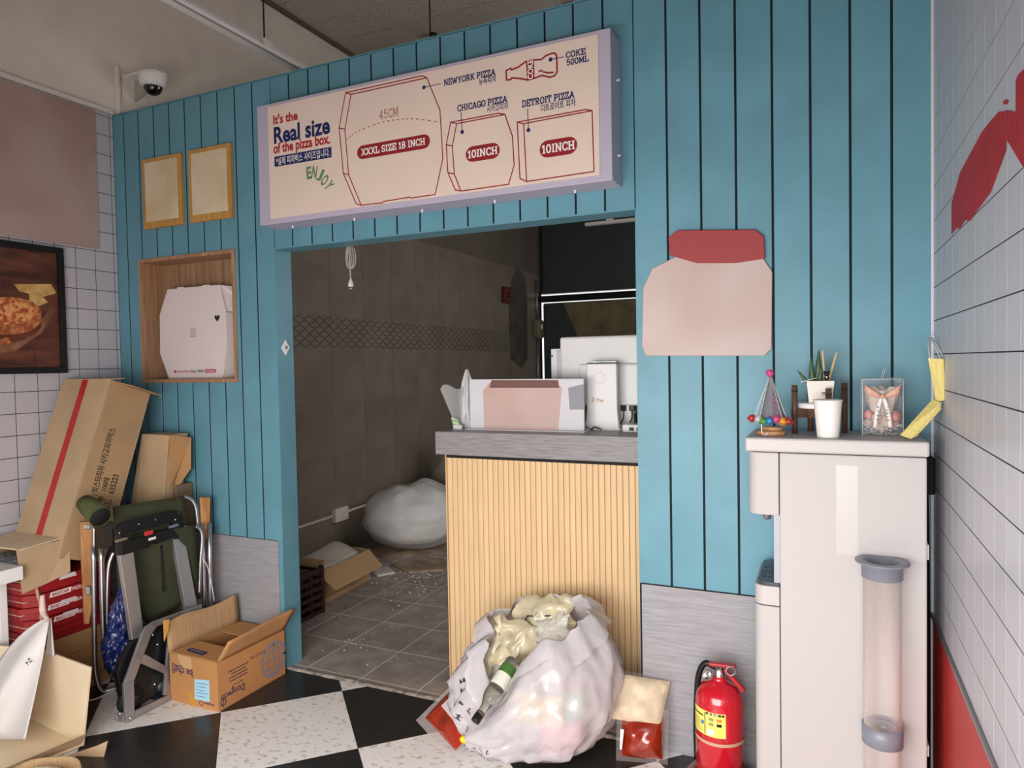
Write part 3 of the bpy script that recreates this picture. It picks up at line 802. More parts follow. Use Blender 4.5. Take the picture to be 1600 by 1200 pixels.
# ---------------- dome camera on the upper left wall
cx_, cy_, cz_ = LX + .002, .13, 2.90
cc = thing('dome_camera', (LX + .1, cy_, cz_ - .05), 'white dome security camera on wall bracket high on left wall', 'camera')
u = EX
MB().box(LX, LX + .012, cy_ - .07, cy_ + .07, cz_ - .10, cz_ + .035).build('wall_plate', M_offw, cc, bevel=.003)
MB().prism([V((LX + .01, cy_ - .06, cz_ + .03)), V((LX + .16, cy_ - .065, cz_ + .03)), V((LX + .215, cy_ - .03, cz_ + .03)), V((LX + .215, cy_ + .03, cz_ + .03)), V((LX + .16, cy_ + .065, cz_ + .03)), V((LX + .01, cy_ + .06, cz_ + .03))], -EZ, .014).build('bracket_arm', M_offw, cc, bevel=.003)
MB().prism([V((LX + .01, cy_ - .004, cz_ + .02)), V((LX + .13, cy_ - .004, cz_ + .02)), V((LX + .10, cy_ - .004, cz_ - .06)), V((LX + .01, cy_ - .004, cz_ - .095))], EY, .008).build('gusset', mat('grey_bracket', (176, 170, 156), .5), cc)
dc = V((LX + .145, cy_, cz_ + .016))
MB().lathe([(.068, 0), (.068, -.02), (.062, -.045), (.05, -.056), (.044, -.056)], dc, 28).build('camera_body', M_white, cc)
MB().lathe([(.046, -.052), (.044, -.068), (.034, -.086), (.018, -.096), (0, -.099)], dc, 24).build('dome_lens', mat('smoked_dome', (10, 10, 12), .06, coat=1.0), cc)
MB().tube(smooth_path([(LX + .006, cy_ - .075, cz_ + .0), (LX + .006, cy_ - .085, cz_ - .06), (LX + .006, cy_ - .075, cz_ - .14), (LX + .006, cy_ - .08, 2.70)], 4), .004, 6).build('cable', M_offw, cc)
MB().box(LX, LX + .014, cy_ - .105, cy_ - .09, 2.70, cz_ + .06).build('cable_duct', M_offw, cc)

# ---------------- hanging strip light rail and drop rods
rz = 2.95; rxx = PZ(330, 36, rz).x
sl = thing('strip_light', (rxx, 0, rz), 'white hanging strip light rail running above the blue partition', 'light')
MB().box(rxx - .035, rxx + .035, -1.4, 2.6, rz, rz + .018).build('rail_body', M_white, sl, bevel=.003)
MB().box(rxx - .012, rxx + .012, -1.4, 2.6, rz + .018, rz + .045).build('rail_spine', M_white, sl, bevel=.003)
MB().box(rxx + .016, rxx + .024, -1.4, 2.6, rz - .004, rz + .0).build('rail_slot', mat('grey_slot', (150, 146, 142), .6), sl)
hy = PX(413, 62, rxx).y
MB().box(rxx - .03, rxx + .03, hy - .03, hy + .03, rz + .02, rz + .055).build('rail_clip', M_offw, sl, bevel=.004)
MB().tube([(rxx, hy, rz + .05), (rxx, hy, CEIL)], .004, 6).build('drop_rod', M_blackm, sl)
MB().tube([(rxx, -1.2, rz + .05), (rxx, -1.2, CEIL)], .004, 6).build('drop_rod', M_blackm, sl)
rp = PY(672, 40, .9)
o = thing('pendant_rod', (rp.x, .9, 2.4), 'thin black drop rod hanging from ceiling behind the partition', 'rod')
MB().tube([(rp.x, .9, 2.4), (rp.x, .9, CEIL)], .004, 6).build('rod', M_blackm, o)
MB().lathe([(.05, 0), (.05, .03), (.02, .05), (.004, .06)], (rp.x, .9, 2.40), 16).build('lamp_cap', M_blackm, o)
for (px_, py_), lab in (((677, 53), 'small dark ceiling sprinkler beside the black drop rod'), ((896, 4), 'small pale ceiling sprinkler at the top edge of the photo')):
    c_ = PZ(px_, py_, CEIL)
    o = thing('sprinkler', (c_.x, c_.y, CEIL), lab, 'sprinkler')
    MB().lathe([(.03, 0), (.027, -.01), (.014, -.012)], c_, 16).build('rosette', M_zinc if px_ > 800 else M_blackm, o)
    MB().lathe([(.016, -.012), (.014, -.04), (.026, -.042), (.026, -.046), (0, -.048)], c_, 12).build('head', M_zinc, o)

# ================================================================== COUNTER AND WHAT STANDS ON IT
CY, CXL, CXR, CT = .20, -1.523, -.66, 1.100
ct = thing('service_counter', ((CXL + CXR) / 2, .5, 0), 'service counter with pale wood fluted front and grey top', 'counter')
M_flute = mat('maple_flute', (228, 194, 148), .5, var=.05, vscale=10, stretch=(2, 2, .3))
MB().box(CXL, -.30, CY + .012, .80, 0, CT - .10).build('carcass', mat('maple_carcass', (150, 110, 70), .6), ct)
nfl = 37; wfl = (CXR + .05 - CXL) / nfl; pr_ = None
for i in range(nfl):
    x = CXL + wfl * i
    if pr_ is None:
        mb = MB(); k = 8
        prof = [V((x + .0007, CY + .012, .0))] + [V((x + wfl / 2 - (wfl / 2 - .0007) * math.cos(math.pi * q_ / k), CY + .012 - .005 * math.sin(math.pi * q_ / k) ** .35, 0)) for q_ in range(k + 1)] + [V((x + wfl - .0012, CY + .012, .0))]
        mb.prism(prof[1:-1], EZ, CT - .117)
        pr_ = mb.build('slat', M_flute, ct)
    else:
        copy_piece(pr_, (x + wfl / 2, wloc(pr_).y, 0), ct)
MB().box(CXL - .004, CXL, CY, .80, 0, CT - .10).build('side_panel', M_flute, ct)
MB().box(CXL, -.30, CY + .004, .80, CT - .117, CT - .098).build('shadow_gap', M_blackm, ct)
M_ctop = mat('grey_wood_laminate', (152, 148, 150), .45, col2=(126, 122, 124), vscale=24, stretch=(.5, 2, 8), detail=9)
MB().box(CXL - .035, -.28, CY - .03, .84, CT - .10, CT).build('counter_top', M_ctop, ct, bevel=.002)

# white monitor seen from behind, on its stand
my = .52
mon = thing('pos_monitor', (-.95, my, CT), 'white point of sale monitor seen from behind on the counter', 'monitor')
a, b = PY(874, 527, my), PY(1012, 640, my)
MB().box(a.x, a.x + .50, my, my + .03, 1.235, a.z).build('display_back', M_white, mon, bevel=.012, seg=3)
MB().box(a.x + .10, a.x + .40, my - .03, my, 1.20, 1.38).build('rear_housing', M_white, mon, bevel=.008)
MB().box(a.x + .13, a.x + .33, my - .01, my + .06, CT + .012, 1.24).build('neck', M_white, mon, bevel=.005)
MB().box(a.x + .08, a.x + .42, my - .05, my + .12, CT, CT + .014).build('foot', M_white, mon, bevel=.004)
p0 = PY(858, 545, my)
MB().box(p0.x, p0.x + .055, my + .02, my + .04, 1.18, p0.z).build('side_reader', M_white, mon, bevel=.004)
MB().box(p0.x + .035, p0.x + .062, my + .0, my + .02, 1.20, p0.z - .01).build('reader_slot', mat('pale_grey_plastic', (200, 200, 204), .4), mon, bevel=.003)
MB().prism(disc_pts(PY(862.5, 556, my + .019), .006), -EY, .001).build('maker_badge', mat('badge_blue', (90, 120, 170), .4), mon)
MB().box(a.x + .165, a.x + .275, my - .034, my - .029, 1.355, 1.395).build('mount_plate', M_alu, mon, bevel=.004)
for dx in (.18, .26): MB().lathe([(.004, 0), (.004, .003), (0, .004)], (a.x + dx, my - .034, 1.378), 8, -EY).build('screw', M_zinc, mon)
for dx in (.285, .322):
    MB().box(a.x + dx, a.x + dx + .024, my - .02, my + .005, 1.175, 1.205).build('plug', M_black, mon, bevel=.003)
    MB().tube(smooth_path([(a.x + dx + .012, my - .01, 1.178), (a.x + dx + .01, my - .015, 1.14), (a.x + dx - .01, my - .03, 1.11), (a.x + dx - .03, my - .05, CT + .006)], 5), .003, 6).build('cable', M_black, mon)

# white card terminal, back towards us
ty = .40
def T(x, y): return PY(x, y, ty)
pa = thing('payment_terminal', (T(938, 670).x, ty, CT), 'white upright payment terminal with gold Pay logo on counter', 'terminal')
l0, r0, l1, r1 = T(916, 569).x, T(963, 569).x, T(914, 670).x, T(967, 670).x
zt = T(940, 568).z
MB().prism([V((l0, ty, zt)), V((r0, ty, zt)), V((r0 + .001, ty, zt - .20)), V((r1, ty, CT + .012)), V((r1 + .003, ty, CT)), V((l1 - .002, ty, CT)), V((l1, ty, CT + .012)), V((l0 - .001, ty, zt - .2))], EY, .03).build('shell', M_white, pa, bevel=.006, seg=3)
MB().box(l0 + .002, r0 - .002, ty + .002, ty + .03, zt, zt + .004).build('top_seam', M_black, pa)
inkline(disc_pts(T(937, 591), .024, n=28), .0012, -EY, mat('grey_seam', (178, 176, 176), .5), pa, 'round_seam', closed=True)
M_gold = mat('gold_print', (176, 128, 80), .5)
lettering('Pay', T(938, 626), V((1, 0, 0)), EZ, .019, .032, M_gold, pa, .01)
for dx, dz in ((-.030, .006), (-.026, .012), (-.021, .006), (-.030, -.002), (-.024, -.002)):
    c_ = T(936, 626) + V((dx, 0, dz)); inkpoly([c_ + V((-.0025, 0, -.0025)), c_ + V((.0025, 0, -.0025)), c_ + V((.0025, 0, .0025)), c_ + V((-.0025, 0, .0025))], -EY, M_gold, pa, 'logo_square')
MB().box(l1 - .01, r1 + .006, ty - .012, ty + .034, CT, CT + .006).build('base_plate', M_white, pa, bevel=.002)

# small white router and coiled dark cable by the wall edge
ry = .36; rx0 = PY(975, 670, ry).x
ro = thing('router', (rx0 + .06, ry, CT), 'small white router with ports lying beside payment terminal', 'router')
MB().box(rx0, rx0 + .16, ry - .03, ry + .07, CT, CT + .032).build('case', M_white, ro, bevel=.006)
for k in range(2): MB().box(rx0 + .03 + .03 * k, rx0 + .05 + .03 * k, ry - .0312, ry - .029, CT + .007, CT + .022).build('port', M_black, ro)
cb = MB(); 
for k in range(5):
    c_ = V((rx0 + .075, .435, CT + .012 + .016 * k))
    cb.tube([c_ + V((.045 * math.cos(t) + .006 * nz((t, k, 0), 2), .035 * math.sin(t), .01 * math.sin(2 * t + k))) for t in [2 * math.pi * i / 22 for i in range(22)]], .0065, 6, True)
cbo = cb.build('coiled_cable', mat('black_cable', (30, 27, 24), .4)); tag(cbo, 'coil of black cable heaped behind the white router', 'cable')
# small parts in front of the terminal
kx = T(930, 672)
kw = thing('cable_ties', (kx.x - .03, ty - .035, CT), 'tangle of small black and white cables at terminal foot', 'cable')
for k in range(4):
    a_ = V((l1 - .02 + .02 * k, ty - .03, CT + .004))
    MB().tube(smooth_path([a_, a_ + V((.015, -.01, .012)), a_ + V((.03, .004 * (-1) ** k, .006)), a_ + V((.045, -.012, .002))], 4), .0025, 6).build('cable', M_black if k % 2 else M_white, kw)

# standing printed acrylic card (its print is soft pink and red)
by_ = .30
ac = thing('counter_display', (PY(820, 675, by_).x, by_, CT), 'white counter display card with soft pink and red print', 'display card')
A_, B_ = PY(733, 600, by_), PY(912, 600, by_)
MB().box(A_.x, B_.x, by_, by_ + .012, CT + .0045, PY(820, 592, by_).z).build('white_panel', mat('display_white', (214, 212, 218), .5), ac, bevel=.003)
MB().box(A_.x - .01, B_.x + .01, by_ - .03, by_ + .04, CT + .0003, CT + .0043).build('foot', M_white, ac, bevel=.001)
M_pf = mat('soft_pink_print', (204, 180, 172), .6, col2=(196, 164, 156), vscale=5, lo_=.35, hi_=.7, detail=1)
q_ = [PY(*p, by_) for p in ((757, 676), (755, 610), (765, 598), (870, 598), (878, 606), (872, 676))]
MB().prism(q_, -EY, .001).build('pink_print', M_pf, ac)
MB().prism([PY(*p, by_) for p in ((765, 606), (768, 594), (872, 594), (874, 606))], -EY, .0018).build('brown_print', mat('soft_brown_print', (118, 82, 74), .6), ac)
MB().prism([PY(*p, by_) for p in ((890, 640), (888, 606), (912, 600), (912, 640))], -EY, .0012).build('grey_print', mat('soft_grey_print', (150, 150, 156), .6), ac)

# clear wrapped cone and crumpled white bag at the counter's left end
wy = .33
wp = thing('plastic_wrapped_bundle', (PY(712, 672, wy).x, wy, CT), 'clear plastic wrapped cone and white bag at counter left end', 'wrapping')
tip = PY(716, 668, wy)
c1, c2 = PY(685, 606, wy), PY(728, 604, wy)
def cone(u, v):
    t = 2 * math.pi * u; r_ = .008 + .046 * v
    return V((tip.x + (((c1 + c2) / 2).x - tip.x) * v + r_ * math.cos(t) * (1 + .1 * math.sin(5 * t)), wy + r_ * math.sin(t), CT + .004 + (c1.z - CT) * v + .012 * v * math.sin(3 * t)))
MB().grid(cone, 24, 6, True, True).build('clear_cone', film('clear_wrap', (232, 232, 234), .18, .15), wp)
def wbag(u, v):
    t = 2 * math.pi * u; r_ = (.030 + .012 * math.sin(4 * t) + .018 * nz((math.cos(t) * 2, math.sin(t) * 2, v * 5), 1)) * (1 - .35 * v) * (.2 + .8 * min(1, (1 - v) * 5))
    return V((PY(727, 640, wy).x + r_ * math.cos(t) - .004 * v, wy + .03 + r_ * math.sin(t), CT + .002 + v * (PY(726, 578, wy).z - CT)))
MB().grid(wbag, 26, 14, True, True).build('white_bag', mat('white_film_bag', (228, 228, 230), .35, thin=.25), wp)
MB().prism([PY(705, 652, wy - .03), PY(716, 655, wy - .03), PY(720, 666, wy - .03), PY(709, 668, wy - .03)], -EY, .002).build('green_card', mat('green_white_card', (206, 220, 190), .5, col2=(120, 160, 70), vscale=60), wp)
ctg = MB().box(PY(709, 668, wy - .04).x, PY(722, 668, wy - .04).x, wy - .045, wy - .035, CT, CT + .018).build('paper_tag', M_white, wp)

# ================================================================== KITCHEN
# white plastic bag full of foam against the wall
def crumple(c, rx, ry, h, seed, nu=56, nv=30, top=.5, flat=.55):
    c = V(c)
    def f(u, v):
        t = 2 * math.pi * u; ph_ = math.pi * v
        s_ = abs(math.sin(ph_)) ** flat
        d = V((math.cos(t) * s_, math.sin(t) * s_, -math.cos(ph_)))
        k = 1 + .10 * nz(d, 1.6, seed) + .05 * nz(d, 4.0, seed + 3) + .035 * (1 - 2 * abs(nz(d, 6.5, seed + 5)))
        z = (-math.cos(ph_) * .5 + .5) * h * (1 + .12 * nz(d, 2.0, seed + 8))
        taper = 1 - top * max(0, v - .45) ** 1.2
        return V((c.x + d.x * rx * k * taper, c.y + d.y * ry * k * taper, max(c.z, c.z + z)))
    return MB().grid(f, nu, nv, True, True)
M_foam = mat('white_foam', (238, 236, 234), .7, bump=.25, bscale=14)
M_bagw = film('milky_bag_film', (244, 242, 242), .12, .2, bump=.25, bscale=22)
kbg = thing('foam_waste_bag', (-2.93, 2.05, 0), 'big knotted plastic bag of white foam on kitchen floor', 'bag')
crumple((-2.95, 2.12, .03), .36, .32, .42, 2.0).build('foam', M_foam, kbg)
crumple((-2.93, 2.12, .0), .40, .36, .47, 2.3).build('film_bag', M_bagw, kbg)
kb2 = thing('rubbish_bag', (-2.85, 2.85, 0), 'dull clear rubbish bag with yellow tint behind foam bag', 'bag')
crumple((-2.80, 2.9, 0), .38, .3, .80, 9.0, top=.9).build('film_bag', film('dull_bag_film', (176, 170, 160), .6, .35, bump=.3, bscale=18), kb2)
crumple((-2.80, 2.9, .02), .30, .24, .62, 11.0).build('yellow_waste', mat('yellowish_waste', (150, 128, 74), .7, col2=(96, 84, 66), vscale=8), kb2)
MB().lathe([(.02, 0), (.05, .1), (.04, .16), (.0, .18)], (-2.80, 2.88, .72), 10).build('twisted_neck', film('dull_bag_film2', (170, 166, 160), .55, .35), kb2)
# flattened cardboard under the bag and loose debris
M_debris = mat('wet_board', (176, 156, 132), .85, col2=(128, 108, 88), vscale=8)
for k, (pts, lab) in enumerate((
    (((565, 865), (600, 850), (690, 846), (694, 866), (600, 872)), 'torn flattened cardboard lying under the foam bag'),
    (((610, 882), (660, 872), (694, 876), (694, 892), (640, 896)), 'torn cardboard strip on kitchen floor before foam bag'),
    (((580, 893), (606, 889), (617, 897), (590, 902)), 'pale plaster chunk on kitchen floor beside open carton'))):
    P_ = [PZ(x, y) for x, y in pts]
    o = MB().prism([p + EZ * .001 for p in P_], EZ, .008 + .004 * k).build(('cardboard_scrap', 'cardboard_strip', 'plaster_chunk')[k], M_debris if k < 2 else mat('plaster', (206, 200, 192), .9), None, bevel=.002)
    tag(o, lab, 'debris')
random.seed(11)
mb = MB()
for k in range(330):
    if k < 240: p = PZ(random.gauss(645, 36), random.gauss(892, 16))
    else: p = PZ(random.uniform(480, 690), random.uniform(900, 1040))
    if p.x > CXL - .02 or p.y < .13: continue
    r_ = random.uniform(.002, .007) * (1 if k < 240 else .7)
    mb.ball(p + EZ * (r_ * .4 + .0005), r_, 6, 4, (random.uniform(.7, 1.5), random.uniform(.7, 1.5), .45))
o = mb.build('plaster_crumbs', mat('white_crumbs', (214, 208, 200), .9), None); tag(o, 'white plaster crumbs scattered on the kitchen floor', 'crumbs'); o['kind'] = 'stuff'
# open carton with folded sheets, and the dark crate beside it
def carton_panels(root, o, u, v, h, m, t=.004, inner=None, bottom=True):
    """four walls + bottom of an open carton; o = bottom corner, u, v = floor edges"""
    o, u, v = V(o), V(u), V(v); un, vn = u.normalized(), v.normalized(); H = EZ * h
    W = []
    W.append(MB().obox(o, u, vn * t, H).build('wall_panel', m, root))
    W.append(MB().obox(o + v - vn * t, u, vn * t, H).build('wall_panel', m, root))
    W.append(MB().obox(o + vn * t, un * t, v - vn * 2 * t, H).build('wall_panel', m, root))
    W.append(MB().obox(o + u - un * t + vn * t, un * t, v - vn * 2 * t, H).build('wall_panel', m, root))
    if bottom: MB().obox(o + un * t + vn * t, u - un * 2 * t, v - vn * 2 * t, EZ * t).build('bottom_panel', m, root)
    return W
def flap(root, a, b, out, length, m, t=.004, inset=0.0, name='flap', skew=0.0):
    """flap hinged on edge a-b, going along 'out' direction"""
    a, b, out = V(a), V(b), V(out).normalized(); e = (b - a).normalized(); n = e.cross(out).normalized()
    return MB().prism([a + e * .001, b - e * .001, b - e * inset + out * length * (1 + skew), a + e * inset + out * length], n, t).build(name, m, root)
kc = thing('waste_carton', (-2.85, .95, 0), 'open brown carton with folded sheets on kitchen floor beside dark crate', 'carton')
ko, ku, kv = V((-2.98, .72, 0)), V((.29, -.01, 0)), V((-.03, .54, 0))
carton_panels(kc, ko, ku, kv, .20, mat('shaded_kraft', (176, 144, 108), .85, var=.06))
flap(kc, ko + ku + EZ * .2, ko + ku + kv + EZ * .2, (.30, 0, .02 - .26), .15, mat('kraft_flap', (186, 152, 114), .85), inset=.02)
flap(kc, ko + EZ * .2, ko + ku + EZ * .2, (0, .5, .25), .10, MATS['kraft_flap'], inset=.02)
lettering('#12', ko + ku + kv * .4 + V((.0, 0, .035)), kv, EZ, .018, .30, mat('brown_ink', (70, 44, 30), .8), kc, .02, lift=.002)
for k in range(4):
    mb = MB(); mb.grid(lambda u_, v_: ko + ku * (.1 + .75 * u_) + kv * (.1 + .8 * v_) + EZ * (.16 + .014 * k + .03 * math.sin(2.6 * u_ + .4 * k) + .01 * math.sin(5 * v_ + k)), 10, 10)
    thick(mb.build('folded_sheet', mat('grey_folded_paper', (206, 198, 186), .8), kc), .002)
cr = thing('plastic_crate', (-2.88, .56, 0), 'dark maroon plastic crate behind the blue pillar foot', 'crate')
M_mar = mat('dark_maroon_plastic', (52, 26, 28), .4)
cxa, cxb, cya, cyb, chh = -3.15, -2.60, .28, .66, .27
for k in range(6):
    z = .006 + .045 * k
    MB().box(cxa, cxb, cya, cya + .012, z, z + (.02 if k < 5 else .03)).box(cxa, cxb, cyb - .012, cyb, z, z + .02).box(cxb - .012, cxb, cya + .012, cyb - .012, z, z + (.02 if k < 5 else .03)).box(cxa, cxa + .012, cya + .012, cyb - .012, z, z + .02).build('slat_ring', M_mar, cr)
for (x, y) in ((cxa, cya), (cxb - .02, cya), (cxa, cyb - .02), (cxb - .02, cyb - .02)):
    MB().box(x - .002, x + .022, y - .002, y + .022, 0, chh).build('corner_post', M_mar, cr, bevel=.003)
for k in range(3): MB().box(cxb - .013, cxb - .001, cya + .09 * (k + 1), cya + .09 * (k + 1) + .012, 0, chh - .02).build('upright', M_mar, cr)
MB().box(cxa + .01, cxb - .01, cya + .01, cyb - .01, 0, .008).build('base', M_mar, cr)
MB().ball(((cxa + cxb) / 2 + .12, .5, .20), .12, 18, 10, (1.2, 1, .75)).build('dark_bag', mat('black_bag', (24, 20, 22), .3), cr)
# socket on conduit on the kitchen wall
so = PX(530, 803, LX + .02)
sk = thing('wall_socket', (LX + .02, so.y, so.z - .04), 'white double wall socket on surface conduit in kitchen', 'socket')
MB().box(LX + .008, LX + .05, so.y - .075, so.y + .075, so.z - .05, so.z + .05).build('back_box', M_offw, sk, bevel=.004)
for dy in (-.033, .033):
    MB().lathe([(.026, 0), (.026, .004), (.02, .004), (.018, -.004), (0, -.004)], (LX + .05, so.y + dy, so.z), 16, EX).build('outlet', M_white, sk)
    MB().lathe([(.004, 0), (.004, .0012), (0, .0012)], (LX + .047, so.y + dy - .008, so.z), 8, EX).lathe([(.004, 0), (.004, .0012), (0, .0012)], (LX + .047, so.y + dy + .008, so.z), 8, EX).build('pin_hole', M_black, sk)
MB().tube([(LX + .022, .3, so.z - .015), (LX + .022, so.y - .07, so.z)], .011, 8).tube([(LX + .022, so.y + .07, so.z), (LX + .022, so.y + .9, so.z + .015)], .011, 8).build('conduit', M_offw, sk)
# hanging lead with a plug
HY = .17
hp_ = PY(548, 440, HY)
hl = thing('hanging_plug', (hp_.x, HY, hp_.z), 'grey coiled lead with plug hanging behind opening lintel', 'plug')
M_lead = mat('grey_lead', (178, 170, 162), .5)
topz = PY(547, 386, HY).z
MB().tube(smooth_path([(hp_.x, WT, topz + .10), (hp_.x, HY - .02, topz + .06), (hp_.x - .004, HY, topz - .015), (hp_.x, HY, hp_.z)], 8), .0035, 6).build('lead', M_lead, hl)
for k in range(3):
    c_ = V((hp_.x - .008 + .005 * k, HY, topz - .012))
    MB().tube([c_ + V(((.015 + .004 * k) * math.sin(t), .004 * k, -.035 + .05 * math.cos(t))) for t in [2 * math.pi * i / 16 for i in range(16)]], .0033, 6, True).build('loop', M_lead, hl)
MB().lathe([(.003, .0), (.006, -.009), (.012, -.022), (.013, -.036), (.009, -.039), (0, -.039)], (hp_.x, HY, hp_.z + .015), 12).build('plug_body', M_offw, hl)
MB().tube([(hp_.x - .005, HY, hp_.z - .022), (hp_.x - .005, HY, hp_.z - .038)], .0018, 6).tube([(hp_.x + .005, HY, hp_.z - .022), (hp_.x + .005, HY, hp_.z - .038)], .0018, 6).build('pin', M_steel, hl)
# dark red box and meter on the far part of the wall
g_ = PX(791, 461, LX + .03)
ab = thing('alarm_box', (LX + .02, g_.y, g_.z - .1), 'small dark red alarm box high on the kitchen tile wall', 'alarm')
MB().box(LX + .008, LX + .06, g_.y - .09, g_.y + .09, g_.z - .09, g_.z + .09).build('case', mat('dark_red_plastic', (92, 24, 24), .4), ab, bevel=.006)
MB().lathe([(.03, 0), (.025, .012), (0, .016)], (LX + .06, g_.y, g_.z), 12, EX).build('dome', M_black, ab)
g_ = PX(841, 515, LX + .04)
gm = thing('gas_meter', (LX + .05, g_.y, g_.z - .1), 'olive grey gas meter in the far kitchen corner', 'meter')
MB().box(LX + .01, LX + .10, g_.y - .11, g_.y + .05, g_.z - .11, g_.z + .12).build('case', mat('olive_grey_paint', (120, 112, 84), .5), gm, bevel=.02, seg=3)
MB().tube([(LX + .04, g_.y - .03, g_.z + .1), (LX + .04, g_.y - .03, g_.z + .6)], .014).build('pipe', M_zinc, gm)
MB().tube([(LX + .04, g_.y - .03, g_.z - .1), (LX + .04, g_.y - .03, g_.z - .9)], .014).build('pipe', M_zinc, gm)
MB().lathe([(.035, 0), (.035, .01), (0, .012)], (LX + .10, g_.y - .03, g_.z + .03), 14, EX).build('dial', M_offw, gm)
# strip light deep in the kitchen
ky = 4.2; ka, kb_ = PY(915, 352, ky), PY(990, 345, ky)
ks = thing('kitchen_strip_light', (ka.x + .5, ky, ka.z), 'unlit white strip light hanging deep inside the kitchen', 'light')
MB().box(ka.x, ka.x + 1.2, ky - .03, ky + .03, ka.z - .01, ka.z + .02).build('body', M_offw, ks, bevel=.004)
MB().box(ka.x + .22, ka.x + .28, ky - .035, ky + .035, ka.z + .015, ka.z + .05).build('clip', M_offw, ks, bevel=.004)
MB().tube([(ka.x + .25, ky, ka.z + .04), (ka.x + .25, ky, CEIL)], .004, 6).build('drop_rod', M_blackm, ks)
# switch plate on the blue jamb
sp_ = PX(445, 543, OPL + .003)
sw = thing('jamb_switch', (OPL + .004, sp_.y, sp_.z - .02), 'small white diamond shaped plate on the blue jamb', 'switch')
MB().prism([V((OPL + .003, sp_.y, sp_.z + .035)), V((OPL + .003, sp_.y + .026, sp_.z)), V((OPL + .003, sp_.y, sp_.z - .035)), V((OPL + .003, sp_.y - .026, sp_.z))], EX, .008).build('plate', M_white, sw, bevel=.002)
MB().lathe([(.007, 0), (.006, .003), (0, .004)], (OPL + .011, sp_.y, sp_.z), 10, EX).build('button', M_zinc, sw)

# ================================================================== RIGHT CORNER: WATER PURIFIER AND THINGS ON IT
M_pur = mat('glossy_warm_white', (186, 182, 181), .45, spec=.35)
M_pur2 = mat('satin_warm_white', (190, 185, 184), .42)
PF, PBK, PTZ = -.30, -.02, 1.161
pu = thing('water_purifier', (.05, -.16, 0), 'tall white water purifier standing in the right corner', 'purifier')
MB().box(-.128, .240, PF, PBK, .012, 1.118).build('body', M_pur, pu, bevel=.004)
MB().box(-.222, .246, PF - .004, PBK, 1.120, PTZ).build('top_lid', M_pur2, pu, bevel=.006)
def round_front(x0, x1, y0, y1, r, n=8):
    c1_, c2_ = (x0 + r, y0 + r), (x0 + r, y1 - r)
    return [(x1, y0)] + [(c1_[0] - r * math.sin(math.pi / 2 * i / n), c1_[1] - r * math.cos(math.pi / 2 * i / n)) for i in range(n + 1)] + [(c2_[0] - r * math.cos(math.pi / 2 * i / n), c2_[1] + r * math.sin(math.pi / 2 * i / n)) for i in range(n + 1)] + [(x1, y1)]
rf = round_front(-.200, -.130, PF + .002, PBK - .002, .03)
MB().prism([V((x, y, .012)) for x, y in rf], EZ, .655).build('lower_front', M_pur, pu, bevel=.002)
MB().prism([V((x, y, .670)) for x, y in rf], EZ, .056).build('control_ledge', M_pur2, pu, bevel=.002)
pan = MB().prism([V((x, y, .726)) for x, y in round_front(-.192, -.131, PF + .008, PBK - .02, .028)], EZ, .010).build('control_panel', mat('dark_grey_panel', (72, 74, 78), .3), pu, bevel=.001)
for j in range(3):
    for i in range(3):
        x = -.183 + .017 * i; y = PF + .06 + .05 * j
        inkpoly([V((x, y, .736)), V((x + .011, y, .736)), V((x + .011, y + .026, .736)), V((x, y + .026, .736))], EZ, M_black, pan, 'key', lift=.0006)
        inkpoly([V((x + .003, y + .008, .736)), V((x + .008, y + .008, .736)), V((x + .008, y + .013, .736)), V((x + .003, y + .013, .736))], EZ, M_whiteprint, pan, 'key_mark', lift=.001)
MB().prism([V((x, y, .935)) for x, y in round_front(-.214, -.130, PF + .002, PBK - .002, .03)], EZ, .183).build('upper_front', M_pur, pu, bevel=.003)
MB().box(-.145, -.128, PF + .01, PBK - .02, .736, .935).build('dispensing_recess', mat('recess_grey', (168, 172, 180), .4), pu)
MB().lathe([(.014, 0), (.012, -.03), (.008, -.034), (0, -.034)], (-.17, -.2, .936), 12).build('nozzle', M_zinc, pu)
MB().lathe([(.014, 0), (.012, -.03), (.008, -.034), (0, -.034)], (-.17, -.12, .936), 12).build('nozzle', M_zinc, pu)
for x in (-.10, .20):
    for y in (PF + .04, PBK - .04): MB().lathe([(.02, 0), (.02, .012), (0, .012)], (x, y, 0), 12).build('foot', M_black, pu)
MB().box(.236, .2465, PF + .02, PBK - .02, .30, .33).box(.236, .2465, PF + .02, PBK - .02, .84, .88).build('side_clip', M_offw, pu)
inkpoly([V((.02, PF, .84)), V((.075, PF, .84)), V((.075, PF, 1.09)), V((.02, PF, 1.09))], -EY, mat('clear_sticker', (194, 190, 189), .3), pu, 'clear_sticker')
# hoses and dark gap behind the purifier
hs = thing('purifier_hose', (.265, -.05, 0), 'black water hose running up behind white purifier in corner', 'hose')
MB().tube(smooth_path([(.268, -.04, 0.0), (.268, -.045, .5), (.265, -.04, .95), (.255, -.04, 1.07)], 6), .009, 8).build('hose', M_black, hs)
MB().box(.252, .286, -.075, -.022, .98, 1.09).build('filter_block', M_blackm, hs, bevel=.006)

